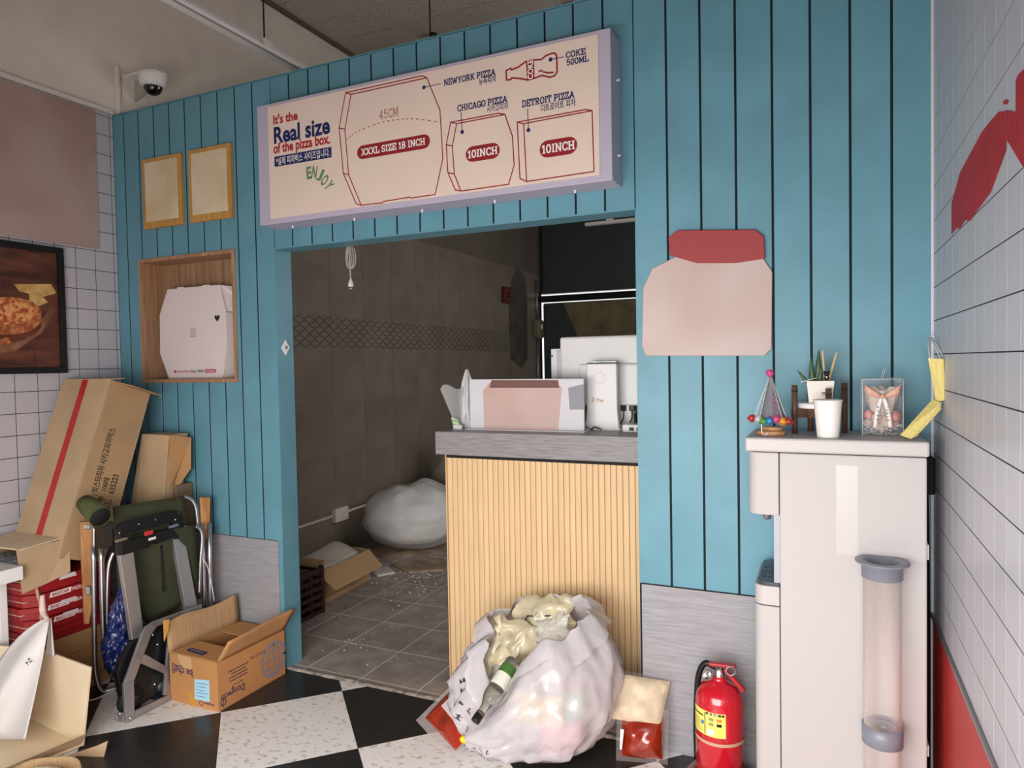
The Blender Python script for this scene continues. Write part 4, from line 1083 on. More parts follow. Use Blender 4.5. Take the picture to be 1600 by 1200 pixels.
# cup dispenser tube on the purifier's side
tx, ty_, td = .130, -.356, .046
cup = thing('cup_dispenser', (tx, ty_, .05), 'clear paper cup dispenser tube with grey rings on purifier', 'dispenser')
M_clear = film('clear_pc_tube', (226, 214, 208), .02, .06)
M_gpl = mat('blue_grey_plastic', (128, 132, 144), .35)
M_gpl2 = film('smoky_plastic', (150, 154, 164), .6, .2)
thick(MB().lathe([(td, .05), (td, .83)], (tx, ty_, 0), 32).build('clear_tube', M_clear, cup), .0015)
MB().lathe([(td + .001, .800), (td + .004, .802), (td + .004, .836), (td + .020, .842), (td + .020, .846), (td - .004, .846), (td - .004, .80), (td + .001, .80)], (tx, ty_, 0), 36).build('top_funnel', M_gpl, cup)
MB().lathe([(td + .001, .352), (td + .004, .354), (td + .004, .402), (td - .003, .404), (td - .004, .352), (td + .001, .352)], (tx, ty_, 0), 36).build('ring', M_gpl, cup)
MB().lathe([(td, .04), (td + .004, .05), (td + .004, .07), (td - .004, .07)], (tx, ty_, 0), 36).build('bottom_ring', M_gpl, cup)
for z in (.37, .81): MB().box(tx - .012, tx + .012, ty_ + td, PF, z, z + .02).build('mount', M_gpl, cup)
MB().lathe([(td - .008, .352), (td - .012, .40), (td - .014, .40), (td - .010, .352)], (tx, ty_, 0), 28).build('cup_gripper', M_gpl2, cup)

# ---------------- things on top of the purifier
PT = PTZ
# white paper cup
cc_ = PZ(1293, 683, PT); cy0 = -.245
pc_ = thing('paper_cup', (0, cy0, PT), 'plain white paper cup at the front edge of the purifier top', 'cup')
r0_, r1_, hh = .029, .0385, .109
MB().lathe([(r0_ - .002, .004), (r0_, .0), (r0_ + .0002, .003), (r1_ - .0008, hh - .004)], (0, cy0, PT), 36).build('cup_wall', mat('white_paper', (236, 232, 228), .6, bump=.03, bscale=200), pc_)
MB().tube([(r1_ * math.cos(t), cy0 + r1_ * math.sin(t), PT + hh - .002) for t in [2 * math.pi * i / 36 for i in range(36)]], .0018, 6, True).build('rolled_rim', MATS['white_paper'], pc_)
MB().lathe([(r1_ - .0012, hh - .003), (r0_ - .0012, .006), (0, .006)], (0, cy0, PT), 36).build('cup_inside', MATS['white_paper'], pc_)
# dark wood plant stand
M_dwood = mat('dark_walnut', (104, 74, 58), .5, col2=(72, 48, 38), vscale=12, stretch=(4, 4, .4))
ps = thing('plant_stand', (-.02, -.13, PT), 'dark walnut four legged plant stand on the purifier', 'plant stand')
legs = [(-.092, -.155, PT + .148), (.046, -.10, PT + .152), (.002, -.190, PT + .140), (-.050, -.065, PT + .13)]
for lx, ly, lt in legs:
    MB().lathe([(0, 0), (.0085, 0), (.0085, lt - PT - .001), (0, lt - PT)], (lx, ly, PT), 14).build('leg', M_dwood, ps)
    MB().lathe([(.0092, 0), (.0092, .003)], (lx, ly, lt - .020), 14).build('groove', M_blackm, ps)
MB().obox((-.098, -.161, PT + .048), (.132, .055, 0), (-.005, .012, 0), (0, 0, .028)).build('cross_bar', M_dwood, ps)
MB().obox((.004, -.185, PT + .048), (-.062, .12, 0), (-.012, -.005, 0), (0, 0, .028)).build('cross_bar', M_dwood, ps)
tr_ = thing('plant_tray', (-.03, -.125, PT + .077), 'round white saucer under the square white plant pot', 'saucer')
MB().lathe([(0, 0), (.054, 0), (.056, .003), (.056, .016), (.053, .016), (.052, .005), (0, .005)], (-.03, -.125, PT + .077), 32).build('dish', M_white, tr_)
# square white pot with succulent, pencils
pt = thing('potted_succulent', (-.028, -.12, PT + .083), 'square white pot with spotted green succulent leaves', 'plant')
pz0_ = PT + .0825; pz1_ = PT + .16; M_pot = mat('matt_white_ceramic', (226, 220, 212), .5, bump=.02)
def sq(h, c, z): return [V((c[0] - h, c[1] - h, z)), V((c[0] + h, c[1] - h, z)), V((c[0] + h, c[1] + h, z)), V((c[0] - h, c[1] + h, z))]
pcx, pcy = -.020, -.125
mb = MB(); a_, b_, c2_, d_ = sq(.031, (pcx, pcy), pz0_), sq(.038, (pcx, pcy), pz1_), sq(.034, (pcx, pcy), pz1_), sq(.030, (pcx, pcy), pz1_ - .012)
mb.add(a_ + b_ + c2_ + d_, [(3, 2, 1, 0)] + [(4 * k + i, 4 * k + (i + 1) % 4, 4 * k + 4 + (i + 1) % 4, 4 * k + 4 + i) for k in range(3) for i in range(4)])
mb.build('pot', M_pot, pt)
MB().add(sq(.0315, (pcx, pcy), pz1_ - .010), [(0, 1, 2, 3)]).build('soil', mat('soil', (60, 46, 36), .9, bump=.4, bscale=80), pt)
for k in range(4):
    x = pcx + .004 + .005 * k; inkpoly([V((x, pcy - .0352, pz1_ - .034)), V((x + .0035, pcy - .0352, pz1_ - .034)), V((x + .0035, pcy - .0352, pz1_ - .038)), V((x, pcy - .0352, pz1_ - .038))], -EY, M_blackprint, pt, 'pot_text', lift=.002)
    inkpoly([V((x, pcy - .0348, pz1_ - .041)), V((x + .0025, pcy - .0348, pz1_ - .041)), V((x + .0025, pcy - .0348, pz1_ - .043)), V((x, pcy - .0348, pz1_ - .043))], -EY, M_blackprint, pt, 'pot_text', lift=.002)
M_leaf = mat('dark_green_leaf', (66, 96, 62), .4, col2=(38, 62, 40), vscale=60, stretch=(1, 1, 3))
for bx, by2, h_, lean, wd in ((-.006, .0, .108, (.001, 0), .0115), (-.022, .004, .085, (-.003, 0), .0105), (-.004, -.006, .054, (.004, -.004), .008), (-.030, -.004, .045, (-.022, 0), .008), (-.018, .010, .07, (-.006, .006), .009)):
    def lf(u, v, bx=bx, by2=by2, h_=h_, lean=lean, wd=wd):
        t = 2 * math.pi * u; r_ = wd * (1 - v ** 1.8) * (.75 + .25 * math.sin(v * 2.5)) + .0006
        return V((pcx + bx + lean[0] * v * 1.6 + r_ * math.cos(t), pcy + by2 + lean[1] * v + r_ * .6 * math.sin(t), pz1_ - .012 + h_ * v))
    MB().grid(lf, 12, 8, True, True).build('leaf', M_leaf, pt)
for k, (a_, b_) in enumerate((((.012, .004), (.006, .0)), ((.020, .0), (.046, .0)))):
    A1 = V((pcx + a_[0], pcy + a_[1], pz1_ - .012)); B1 = V((pcx + b_[0] , pcy + b_[1], pz1_ + .098 - .008 * k))
    pn = thing('pencil', A1, ('plain wood pencil standing straight in the white pot', 'plain wood pencil leaning right in the white pot')[k], 'pencil', 'pencils in the white pot')
    d_ = (B1 - A1).normalized(); Lp = (B1 - A1).length
    MB().lathe([(0, 0), (.0035, 0), (.0035, Lp - .015), (.0012, Lp - .003)], A1, 6, d_, False).build('shaft', mat('bare_pencil_wood', (206, 176, 130), .6), pn)
    MB().lathe([(.0012, Lp - .003), (0, Lp)], A1, 6, d_).build('lead', M_black, pn)
wp0 = V((pcx - .055, pcy - .03, pz1_ - .004)); 
o = MB().tube([wp0, wp0 + V((.048, .01, .014))], .0012, 6).build('plant_marker', M_white); tag(o, 'thin white marker stick lying across the white pot rim', 'marker')
br = thing('bear_figurine', (pcx + .017, pcy - .030, pz1_ + .0), 'tiny black bear figurine on the rim of the white pot', 'figurine')
bc = V((pcx + .017, pcy - .033, pz1_ + .001))
MB().ball(bc + EZ * .007, .0075, 14, 8, (1, .8, .95)).ball(bc + EZ * .0195, .0075, 14, 8, (1.1, .9, .9)).ball(bc + V((-.0062, 0, .0262)), .0032, 8, 6).ball(bc + V((.0062, 0, .0262)), .0032, 8, 6).build('body', M_black, br)
MB().prism([bc + V((-.003, -.0066, .012)), bc + V((0, -.0066, .007)), bc + V((.003, -.0066, .012))], -EY, .001).build('chest_mark', M_white, br)
# boat-like ornament: wood discs, cone of strings, pompom garland
M_disc = mat('pale_wood_slice', (196, 150, 106), .5, col2=(164, 116, 78), vscale=16, stretch=(1, 5, 5))
oc = V((-.156, -.215, PT))
orn = thing('pompom_cone_ornament', oc, 'party cone ornament ringed with coloured pompoms on wood slices', 'ornament')
MB().lathe([(0, 0), (.042, 0), (.0445, .004), (.0445, .009), (.042, .013), (0, .013)], oc, 32, squash=.8).build('wood_slice', M_disc, orn)
MB().lathe([(0, 0), (.028, 0), (.030, .004), (.030, .008), (.028, .012), (0, .012)], oc + V((.004, .004, .0132)), 32, squash=.8).build('wood_slice', M_disc, orn)
ap_ = oc + V((-.002, 0, .182))
MB().lathe([(.038, .045), (.020, .11), (.003, .180)], oc + V((.002, 0, 0)), 22, squash=.7).build('net_cone', film('grey_net', (128, 118, 122), .55, .5), orn)
cols = [(206, 52, 50), (216, 214, 216), (86, 170, 76), (74, 150, 214), (232, 96, 156), (236, 168, 44), (200, 60, 60), (120, 96, 200), (240, 200, 80), (70, 180, 170)]
for i, x in enumerate((-.052, -.034, -.018, -.001, .018, .036, .050, .03, 0, -.03)):
    yy = (-.036 + .010 * abs(x) / .05) if i < 7 else .03
    z = .046 + .004 * math.sin(i * 2) + (.006 if i == 0 else 0)
    c_ = oc + V((x, yy, z)); mb = MB()
    mb.ball(c_, .0105, 10, 7)
    rs_ = random.Random(i)
    for k in range(70):
        d_ = V((rs_.gauss(0, 1), rs_.gauss(0, 1), rs_.gauss(0, 1))).normalized(); e_ = d_.orthogonal() * .0012
        mb.add([c_ + d_ * .009 + e_, c_ + d_ * .009 - e_, c_ + d_ * .0155], [(0, 1, 2)])
    mb.build('pompom', mat('tinsel_%d' % i, cols[i], .4, var=.35, vscale=160), orn)
mb = MB(); mb.ball(ap_ + EZ * .004, .0115, 12, 8)
for k in range(30):
    d_ = V((random.gauss(0, 1), random.gauss(0, 1), random.gauss(0, 1))).normalized(); e_ = d_.orthogonal() * .0012
    mb.add([ap_ + EZ * .004 + d_ * .009 + e_, ap_ + EZ * .004 + d_ * .009 - e_, ap_ + EZ * .004 + d_ * .0165], [(0, 1, 2)])
mb.build('top_pompom', mat('tinsel_pink', (226, 84, 144), .4, var=.3, vscale=160), orn)
for k, (dx, dy) in enumerate(((-.05, -.02), (-.043, -.03), (-.03, -.036), (.046, -.02), (.034, -.034), (.0, .03))):
    MB().tube([ap_, oc + V((dx, dy, .05))], .0008, 5).build('string', M_offw, orn)
inkline(smooth_path([oc + V((.004, -.022, .12)), oc + V((.016, -.024, .105)), oc + V((.004, -.026, .098)), oc + V((.018, -.027, .085)), oc + V((.006, -.028, .08)), oc + V((.020, -.029, .068))], 4), .0015, V((0, -1, .3)), mat('purple_ink', (150, 70, 160), .5), orn, 'purple_scribble', lift=.004)
MB().tube(smooth_path([oc + V((-.024, -.04, .036)), oc + V((-.022, -.041, .010)), oc + V((-.012, -.042, .004)), oc + V((-.004, -.042, .010))], 4), .0015, 6).build('hook', M_white, orn)
MB().tube([oc + V((.052 * math.cos(t), -.036 * math.sin(t), .046)) for t in [2 * math.pi * i / 30 for i in range(30)]], .001, 5, True).build('garland_wire', M_zinc, orn)
# clear gift box with pale roses
gx0, gx1, gy0, gy1, gz1 = .091, .194, -.19, -.10, PT + .165
gb = thing('flower_gift_box', ((gx0 + gx1) / 2, (gy0 + gy1) / 2, PT), 'clear acrylic gift box of pink roses with ribbon bow', 'gift box')
M_ac = film('clear_acrylic', (232, 230, 230), .05, .05)
bo = MB().box(gx0, gx1, gy0, gy1, PT + .0005, gz1).build('clear_box', M_ac, gb)
for (x, y) in ((gx0, gy0), (gx1, gy0), (gx0, gy1), (gx1, gy1)): MB().tube([(x, y, PT + .001), (x, y, gz1)], .0009, 5).build('box_edge', film('acrylic_edge', (240, 238, 238), .6, .2), gb)
MB().tube([(gx0, gy0, gz1), (gx1, gy0, gz1), (gx1, gy1, gz1), (gx0, gy1, gz1)], .0009, 5, True).build('box_edge', MATS['acrylic_edge'], gb)
gc = V(((gx0 + gx1) / 2, (gy0 + gy1) / 2, PT))
M_ros = mat('pink_rose', (222, 150, 146), .6, var=.2, vscale=60); M_ros2 = mat('cream_rose', (228, 204, 190), .6, var=.15, vscale=60)
def rose(c, r, m):
    mb = MB()
    for k in range(5):
        rr = r * (1 - .17 * k)
        mb.grid(lambda u, v, rr=rr, k=k: c + V((rr * (.75 + .25 * v + .1 * math.sin(2 * math.pi * u * 3 + k)) * math.cos(2 * math.pi * u), rr * (.75 + .25 * v + .1 * math.sin(2 * math.pi * u * 3 + k)) * math.sin(2 * math.pi * u), -r * .5 + v * r * (1.0 + .1 * k))), 18, 4, True, True)
    mb.ball(c, r * .8, 12, 8)
    return mb.build('rose', m, gb)
for (dx, dy, dz, r_, m) in ((-.034, -.014, .060, .016, M_ros), (.033, -.012, .056, .018, M_ros), (0, .0, .075, .024, M_ros2), (-.012, -.016, .050, .018, M_ros2), (.034, .012, .036, .017, M_ros), (.024, .0, .105, .020, M_ros2), (-.024, .010, .105, .021, M_ros2), (.012, -.016, .040, .017, M_ros2), (0, .01, .125, .018, M_ros2), (-.034, .01, .034, .016, M_ros2), (.0, -.012, .092, .016, M_ros)):
    rose(gc + V((dx, dy, dz)), r_, m)
MB().grid(lambda u, v: gc + V(((.016 + .028 * v) * math.cos(2 * math.pi * u) * (1 + .12 * math.sin(14 * math.pi * u)), (.014 + .018 * v) * math.sin(2 * math.pi * u) * (1 + .12 * math.sin(14 * math.pi * u)), .012 + .125 * v + .006 * math.sin(10 * math.pi * u))), 48, 5, True, True).build('wrapping_paper', mat('cream_tissue', (226, 210, 200), .7, thin=.3), gb)
random.seed(3); mb = MB()
for k in range(90):
    a_ = gc + V((random.uniform(-.046, .046), random.uniform(-.04, .036), random.uniform(.003, .034)))
    mb.tube(smooth_path([a_, a_ + V((random.uniform(-.012, .012), random.uniform(-.004, .004), random.uniform(-.002, .006))), a_ + V((random.uniform(-.018, .018), random.uniform(-.004, .004), random.uniform(-.002, .008)))], 2), .0008, 4)
mb.build('paper_shred', mat('pale_shred', (226, 214, 214), .7), gb, kind='stuff')
M_rib = mat('blush_ribbon', (226, 176, 156), .45, thin=.2)
for s_ in (-1, 1):
    thick(MB().grid(lambda u, v, s_=s_: gc + V((s_ * (.004 + .034 * math.sin(math.pi * u) * (1 if u < .5 else 1)) * (.9 + .2 * v) + s_ * .01 * u, -.047 - .004 * math.sin(2 * math.pi * u), .116 + .018 * math.sin(math.pi * u) + (v - .5) * .022 * (.4 + math.sin(math.pi * u)))), 12, 3).build('bow_loop', M_rib, gb), .0006)
    tl = thick(MB().grid(lambda u, v, s_=s_: gc + V((s_ * (.003 + .016 * u + .003 * math.sin(3 * u)) + (v - .5) * .010, -.0475 - .001 * math.sin(4 * u), .112 - .085 * u)), 10, 2).build('ribbon_tail', mat('white_ribbon', (234, 228, 226), .5), gb), .0004)
    lettering('#4' if s_ < 0 else '#5', gc + V((s_ * .0125, -.0498, .066)), -EZ, EX * 1, .006, .044, M_blackprint, tl, .0)
MB().ball(gc + V((0, -.0485, .116)), .0065, 10, 7).build('bow_knot', M_rib, gb)
for dx in (.006, .012): MB().tube([(gc.x - .004 + dx * .5, gc.y, gz1 - .002), (gc.x + dx, gc.y, gz1 + .034)], .0006, 4).build('string', M_offw, gb)
# folded yellow wood-veneer strip hanging from the corner by white ribbons
M_yel = mat('yellow_veneer', (240, 222, 140), .55, var=.1, vscale=18, stretch=(14, 14, .5))
ys_ = thing('yellow_folded_strip', (.24, -.10, PT), 'folded yellow veneer strip hanging by white ribbon in the corner', 'hanging')
def Q(x, y, d=-.10): return PY(x, y, d)
for k, (dx, dy) in enumerate(((0, 0), (8, .018))):
    A_ = [Q(1450 + dx * .3, 560, -.20 + dy), Q(1474 + dx * .4, 561, -.225 + dy), Q(1477 + dx * .1, 625, -.225 + dy), Q(1462 + dx * .5, 628, -.20 + dy)]
    MB().prism(A_, V((.3, -1, 0)), .0016).build('upper_leaf', M_yel, ys_)
for k, off in enumerate((0, 6, 12)):
    B_ = [Q(1457 + off * .5, 625 + off * .6, -.20), Q(1478, 630 + off * .7, -.225), Q(1424 + off * .6, 687 - off * .1, -.26 + .004 * k), Q(1407 + off * .4, 680 - off * .1, -.25 + .004 * k)]
    for p in B_: p.z = max(p.z, PTZ + .002 + .003 * k); p.x = min(p.x, .283)
    MB().prism(B_, V((-.4, -.6, .7)), .0016).build('lower_leaf', M_yel, ys_)
MB().lathe([(.004, 0), (.004, .012), (0, .012)], (.284, -.07, PY(1463, 526, -.07).z), 8, -EX).build('nail', M_white, ys_)
nk = V((.274, -.07, PY(1463, 526, -.07).z))
for e_ in ((1453, 562), (1470, 562), (1476, 562)):
    E_ = Q(*e_, -.205); mb = MB()
    mb.tube(smooth_path([nk, nk * .5 + E_ * .5 + V((-.004, 0, .012)), E_], 6), .0022, 5)
    mb.build('ribbon', mat('white_silk', (226, 222, 224), .4), ys_)

# ================================================================== FIRE EXTINGUISHER
ex, ey = -.325, -.135
fe = thing('fire_extinguisher', (ex, ey, 0), 'red fire extinguisher with yellow label standing against grey panel', 'fire extinguisher')
M_fred = mat('glossy_red_enamel', (190, 22, 40), .18, coat=.6)
eb = .035; R_ = .076
MB().lathe([(0, eb), (R_ - .006, eb), (R_, eb + .006), (R_, .285), (R_ - .006, .312), (R_ - .022, .336), (.024, .350), (.020, .356), (.020, .364), (0, .364)], (ex, ey, 0), 40).build('cylinder', M_fred, fe)
MB().lathe([(R_ + .0012, .168), (R_ + .0012, .178)], (ex, ey, 0), 40).build('hose_band', mat('beige_band', (196, 158, 130), .5), fe)
# label wraps the body: facing left of the camera
lab = MB(); a0, a1 = math.radians(198), math.radians(292)
lab.grid(lambda u, v: V((ex + (R_ + .0008) * math.cos(a0 + (a1 - a0) * u), ey + (R_ + .0008) * math.sin(a0 + (a1 - a0) * u), .196 + .078 * v)), 20, 2)
lb = lab.build('yellow_label', mat('yellow_label_print', (232, 224, 110), .5), fe)
def LBP(u, v): return V((ex + (R_ + .0014) * math.cos(a0 + (a1 - a0) * u), ey + (R_ + .0014) * math.sin(a0 + (a1 - a0) * u), .196 + .078 * v))
def lblock(u0, u1, v0, v1, m, nm='label_print'):
    MB().grid(lambda u, v: LBP(u0 + (u1 - u0) * u, v0 + (v1 - v0) * v), 3, 1).build(nm, m, lb)
lblock(.46, .485, .05, .95, M_blackprint, 'label_divider'); lblock(.50, .97, .88, .97, M_blackprint); lblock(.02, .42, .74, .80, M_blackprint)
M_ob = mat('orange_blue_print', (216, 130, 60), .5); M_bl = mat('blue_print', (60, 110, 170), .5); M_gy = mat('grey_print', (150, 140, 90), .6)
for k in range(6): lblock(.05, .40 - .05 * (k % 3), .10 + .09 * k, .125 + .09 * k, M_gy)
lblock(.36, .44, .42, .56, M_bl)
for k, (u, v) in enumerate(((.58, .66), (.78, .66), (.58, .46), (.78, .46))): lblock(u, u + .12, v, v + .12, (M_gy, M_ob, M_gy, M_blackprint)[k])
lblock(.54, .70, .08, .30, M_whiteprint)
for k in range(3): lblock(.56 + .1 * k, .62 + .1 * k, .90, .95, M_whiteprint)
hd = V((ex, ey, .364))
MB().lathe([(.018, 0), (.018, .014), (.014, .018), (.014, .034), (0, .034)], hd, 16).build('valve', M_steel, fe)
MB().obox(hd + V((-.030, -.012, .030)), (.085, 0, .004), (0, .024, 0), (-.004, 0, .010)).build('top_lever', M_redpaint, fe, bevel=.003)
MB().obox(hd + V((.012, -.011, .022)), (.060, 0, -.062), (0, .022, 0), (.010, 0, .008)).build('lower_handle', M_redpaint, fe, bevel=.003)
gp = hd + V((-.030, -.022, .008))
MB().lathe([(0, 0), (.015, 0), (.0165, .004), (.0165, .010), (.014, .011), (.014, .009), (0, .009)], gp, 20, V((-.45, -1, .1))).build('gauge', M_steel, fe)
MB().lathe([(.0165, 0), (.0165, .004), (.012, .004), (.012, 0)], hd + V((.038, -.014, .028)), 18, V((.2, -1, 0))).build('safety_ring', M_zinc, fe)
MB().tube(smooth_path([hd + V((-.012, .004, .024)), hd + V((-.045, .008, .030)), hd + V((-.066, .012, -.01)), hd + V((-.074, .016, -.08)), hd + V((-.078, .018, -.20)), hd + V((-.076, .016, -.30))], 6), .010, 10).build('hose', M_black, fe)
bs = thing('extinguisher_stand', (ex, ey, 0), 'dusty brown plastic ring stand under fire extinguisher', 'stand')
M_dust = mat('dusty_brown_plastic', (128, 92, 84), .7, col2=(160, 138, 126), vscale=12)
MB().lathe([(.118, 0), (.114, .022), (.100, .040), (.084, .046), (.080, .040), (.078, .033), (0, .033), (0, 0.0), (.118, 0)], (ex, ey, 0), 40).build('ring', M_dust, bs)

# ================================================================== TRASH BAG AND SAUCE POUCHES
M_trash = film('white_trash_film', (216, 211, 214), .62, .25, bump=.5, bscale=24)
tb = thing('trash_bag', (-1.0, -.06, 0), 'overfull translucent white trash bag with bottle against the counter', 'trash bag')
TC = V((-.988, -.128, 0))
def tbody(u, v):
    t = 2 * math.pi * u
    # v 0 bottom -> 1 rim
    prof = [(.0, .11), (.05, .19), (.15, .235), (.35, .275), (.55, .285), (.75, .262), (.9, .228), (1.0, .195)]
    for (va, ra), (vb, rb2) in zip(prof[:-1], prof[1:]):
        if va <= v <= vb: r_ = ra + (rb2 - ra) * (v - va) / (vb - va); break
    d = V((math.cos(t), math.sin(t), v * 2.2))
    fold = .030 * (1 - 2 * abs(nz((math.cos(t) * 2.2, math.sin(t) * 2.2, v * 1.1), 1.3, 4))) + .02 * nz(d, 1.7, 2) + .016 * (1 - 2 * abs(nz((math.cos(t) * 3 + v, math.sin(t) * 3, v * 3), 2.2, 8)))
    r_ = r_ + fold * min(1, v * 6)
    dip = math.exp(-((((t - 4.25 + math.pi) % (2 * math.pi)) - math.pi) / .55) ** 2)
    H = .43 - .20 * dip + .045 * math.sin(t + .9) + .03 * nz((math.cos(t) * 1.6, math.sin(t) * 1.6, 0), 1.5, 9)
    sway = .03 * v
    return TC + V((r_ * 1.02 * math.cos(t) + sway * .5, r_ * .86 * math.sin(t), .002 + H * v))
MB().grid(tbody, 96, 34, True, True).build('bag_body', M_trash, tb)
# rim folded back over: a loose collar with two pulled-up ears
def tcollar(u, v):
    t = 2 * math.pi * u
    rim_ = tbody(u, 1.0); d = V((math.cos(t), math.sin(t), 0))
    L_ = .05 + .075 * max(0, math.sin(t * 1.0 - .2)) ** 2 + .07 * max(0, math.cos(t + .35)) ** 3 + .04 * max(0, -math.cos(t)) ** 2 + .02 * nz((math.cos(t) * 3, math.sin(t) * 3, 1), 1.5, 3)
    lift = math.sin(v * math.pi * .62) * .05
    return rim_ + d * (-.03 * math.sin(v * 3.1) + .055 * v * v + .012 * nz((math.cos(t) * 6, math.sin(t) * 6, v * 3), 1.4, 6)) + V((0, 0, lift + L_ * .35 * v - .11 * L_ / .1 * v * v))
MB().grid(tcollar, 96, 9, True, True).build('bag_collar', M_trash, tb)
# print on the bag: short strokes following its surface
M_bprint = mat('grey_black_print', (46, 44, 50), .6)
def bagprint(u0, v0, s, hgt, wid, nm='bag_text'):
    vs, fs = font_mesh(s, .01)
    if not vs: return
    x0, x1 = min(p.x for p in vs), max(p.x for p in vs); y0, y1 = min(p.y for p in vs), max(p.y for p in vs)
    out = []
    for p in vs:
        uu = u0 + wid * (p.x - x0) / (x1 - x0); vv = v0 + hgt * (p.y - y0) / (y1 - y0)
        q0 = tbody(uu % 1, vv); q1 = tbody((uu + .004) % 1, vv); q2 = tbody(uu % 1, min(1, vv + .01)); n_ = (q1 - q0).cross(q2 - q0).normalized()
        out.append(q0 + n_ * .003)
    MB().add(out, fs).build(nm, M_bprint, tb)
bagprint(.60, .56, '#3', .07, .06); bagprint(.585, .72, '#4', .07, .06)
bagprint(.66, .33, '#5', .05, .06); bagprint(.655, .24, '#9', .03, .07); bagprint(.66, .18, '#7', .03, .06); bagprint(.67, .10, '#6', .04, .05)
# contents
def pouch(c, u, v, w_, h_, d_, m, nm, par, seed=1.0, crum=0.0):
    c, u, v = V(c), V(u).normalized(), V(v).normalized(); n_ = u.cross(v)
    mb = MB()
    def f(sgn):
        return lambda a, b: c + u * (a - .5) * w_ + v * (b - .5) * h_ + n_ * sgn * d_ * (math.sin(math.pi * a) ** .5 * math.sin(math.pi * b) ** .5) * (1 + .35 * nz((a * 3, b * 3, sgn), 1.2, seed)) + n_ * crum * (1 - 2 * abs(nz((a * 3.2, b * 3.2, 0), 1.3, seed + 4))) + (u * nz((a * 2, b * 4, 1), 1.5, seed) + v * nz((a * 4, b * 2, 2), 1.5, seed)) * crum
    mb.grid(f(1), 18, 18); mb.grid(f(-1), 18, 18)
    return mb.build(nm, m, par)
M_cpk = mat('cream_pack_film', (216, 204, 172), .35, var=.18, vscale=9, coat=.3)
w1 = pouch((-.985, .0, .385), V((1, .05, .2)), V((-.05, .4, 1)), .24, .22, .03, M_cpk, 'cream_food_pack', tb, 2, .03)
inkline([V((-1.06, -.043, .385)), V((-1.045, -.03, .425)), V((-.955, -.022, .435))], .005, V((0, -1, .4)), M_blackprint, w1, 'pack_print', lift=.008)
pouch((-1.09, -.1, .32), V((1, .3, -.3)), V((.2, .3, 1)), .18, .22, .03, M_cpk, 'cream_food_pack', tb, 5, .03)
pouch((-.93, -.06, .37), V((1, -.2, .4)), V((0, .3, 1)), .18, .14, .03, film('clear_pack', (226, 222, 214), .5, .12, bump=.3), 'clear_pack', tb, 7, .03)
for (c, m, nm) in (((-.83, -.22, .20), mat('green_pack', (120, 186, 150), .5), 'green_pack'), ((-.84, -.22, .09), mat('pink_pack', (236, 110, 150), .5), 'pink_pack'), ((-.90, -.27, .20), mat('yellow_pack', (232, 206, 120), .5), 'yellow_pack'), ((-1.0, -.26, .2), mat('pale_pack', (226, 216, 206), .5), 'pale_pack')):
    pouch(c, V((.8, .6, 0)) if c[0] > -.85 else V((1, .15, 0)), EZ, .16, .11, .025, m, nm, tb, c[0] * 9)
crumple((-1.0, -.07, .02), .22, .18, .28, 14.0).build('waste_core', mat('waste_core', (206, 200, 196), .8, var=.2, vscale=7), tb)
# glass bottle with black cap sticking out
bt = thing('glass_bottle', (-1.12, -.24, .3), 'clear glass bottle with black cap poking out of trash bag', 'bottle')
b0 = PY(742, 1128, -.42); b1 = PY(802, 1036, -.22); bd = (b1 - b0).normalized()
M_glass = mat('clear_bottle_glass', (232, 232, 216), .05, trans=.9, ior=1.45)
MB().lathe([(.012, .036), (.013, .045), (.014, .06), (.026, .085), (.0305, .10), (.0305, .24), (.027, .25), (0, .25)], b0, 28, bd).build('bottle_glass', M_glass, bt)
MB().lathe([(0, 0), (.0145, 0), (.0155, .004), (.0155, .036), (.013, .038), (0, .038)], b0, 24, bd).build('cap', M_black, bt)
MB().lathe([(.0158, .026), (.0158, .034)], b0, 24, bd).build('cap_ring', mat('bronze_ring', (130, 104, 84), .4, .6), bt)
lbm = mat('green_label', (70, 110, 50), .5)
MB().lathe([(.0312, .135), (.0312, .20)], b0, 28, bd).build('label', mat('white_bottle_label', (222, 220, 206), .5), bt)
MB().lathe([(.0316, .185), (.0316, .22)], b0, 28, bd).build('label_band', lbm, bt)
# red sauce pouches
M_sauce = mat('red_sauce', (158, 46, 20), .2, col2=(124, 32, 14), vscale=10, coat=.7)
M_pfilm = film('clear_pouch_film', (226, 214, 210), .04, .1, bump=.1)
def sauce(name, c, u, v, w_, h_, d_, lab, seed):
    r_ = thing(name, (c[0], c[1], 0), lab, 'pouch')
    pouch(c, u, v, w_ * .93, h_ * .88, d_, M_sauce, 'sauce', r_, seed)
    pouch(c, u, v, w_ * 1.14, h_ * 1.2, .002, M_pfilm, 'clear_film', r_, seed)
    return r_
sL = sauce('sauce_pouch', (-1.285, -.175, .058), V((.85, -.55, -.05)), V((.40, .66, .45)), .27, .19, .045, 'red sauce pouch with yellow cap lying left of trash bag', 3)
cpos = PY(725, 1155, -.345)
MB().lathe([(0, 0), (.0115, 0), (.0125, .003), (.0125, .016), (.006, .018), (.006, .034), (0, .034)], cpos + V((0, -.012, 0)), 18, V((.1, .9, .25))).build('yellow_cap', mat('yellow_cap', (236, 206, 30), .4), sL)
inkpoly([PZ(692, 1106, .10), PZ(706, 1092, .12), PZ(734, 1136, .105), PZ(722, 1142, .095)], V((-.2, -.6, .8)), mat('pink_white_label', (222, 206, 206), .5), sL, 'label', lift=.014)
sR = sauce('sauce_pouch', (-.592, -.095, .085), V((1, .25, 0)), V((0, .12, 1)), .155, .16, .05, 'red sauce pouch standing upright right of trash bag', 6)
inkpoly([V((-.655, -.152, .06)), V((-.648, -.152, .06)), V((-.640, -.150, .13)), V((-.652, -.150, .13))], V((0, -1, 0)), M_whiteprint, sR, 'glossy_strip', lift=.004)
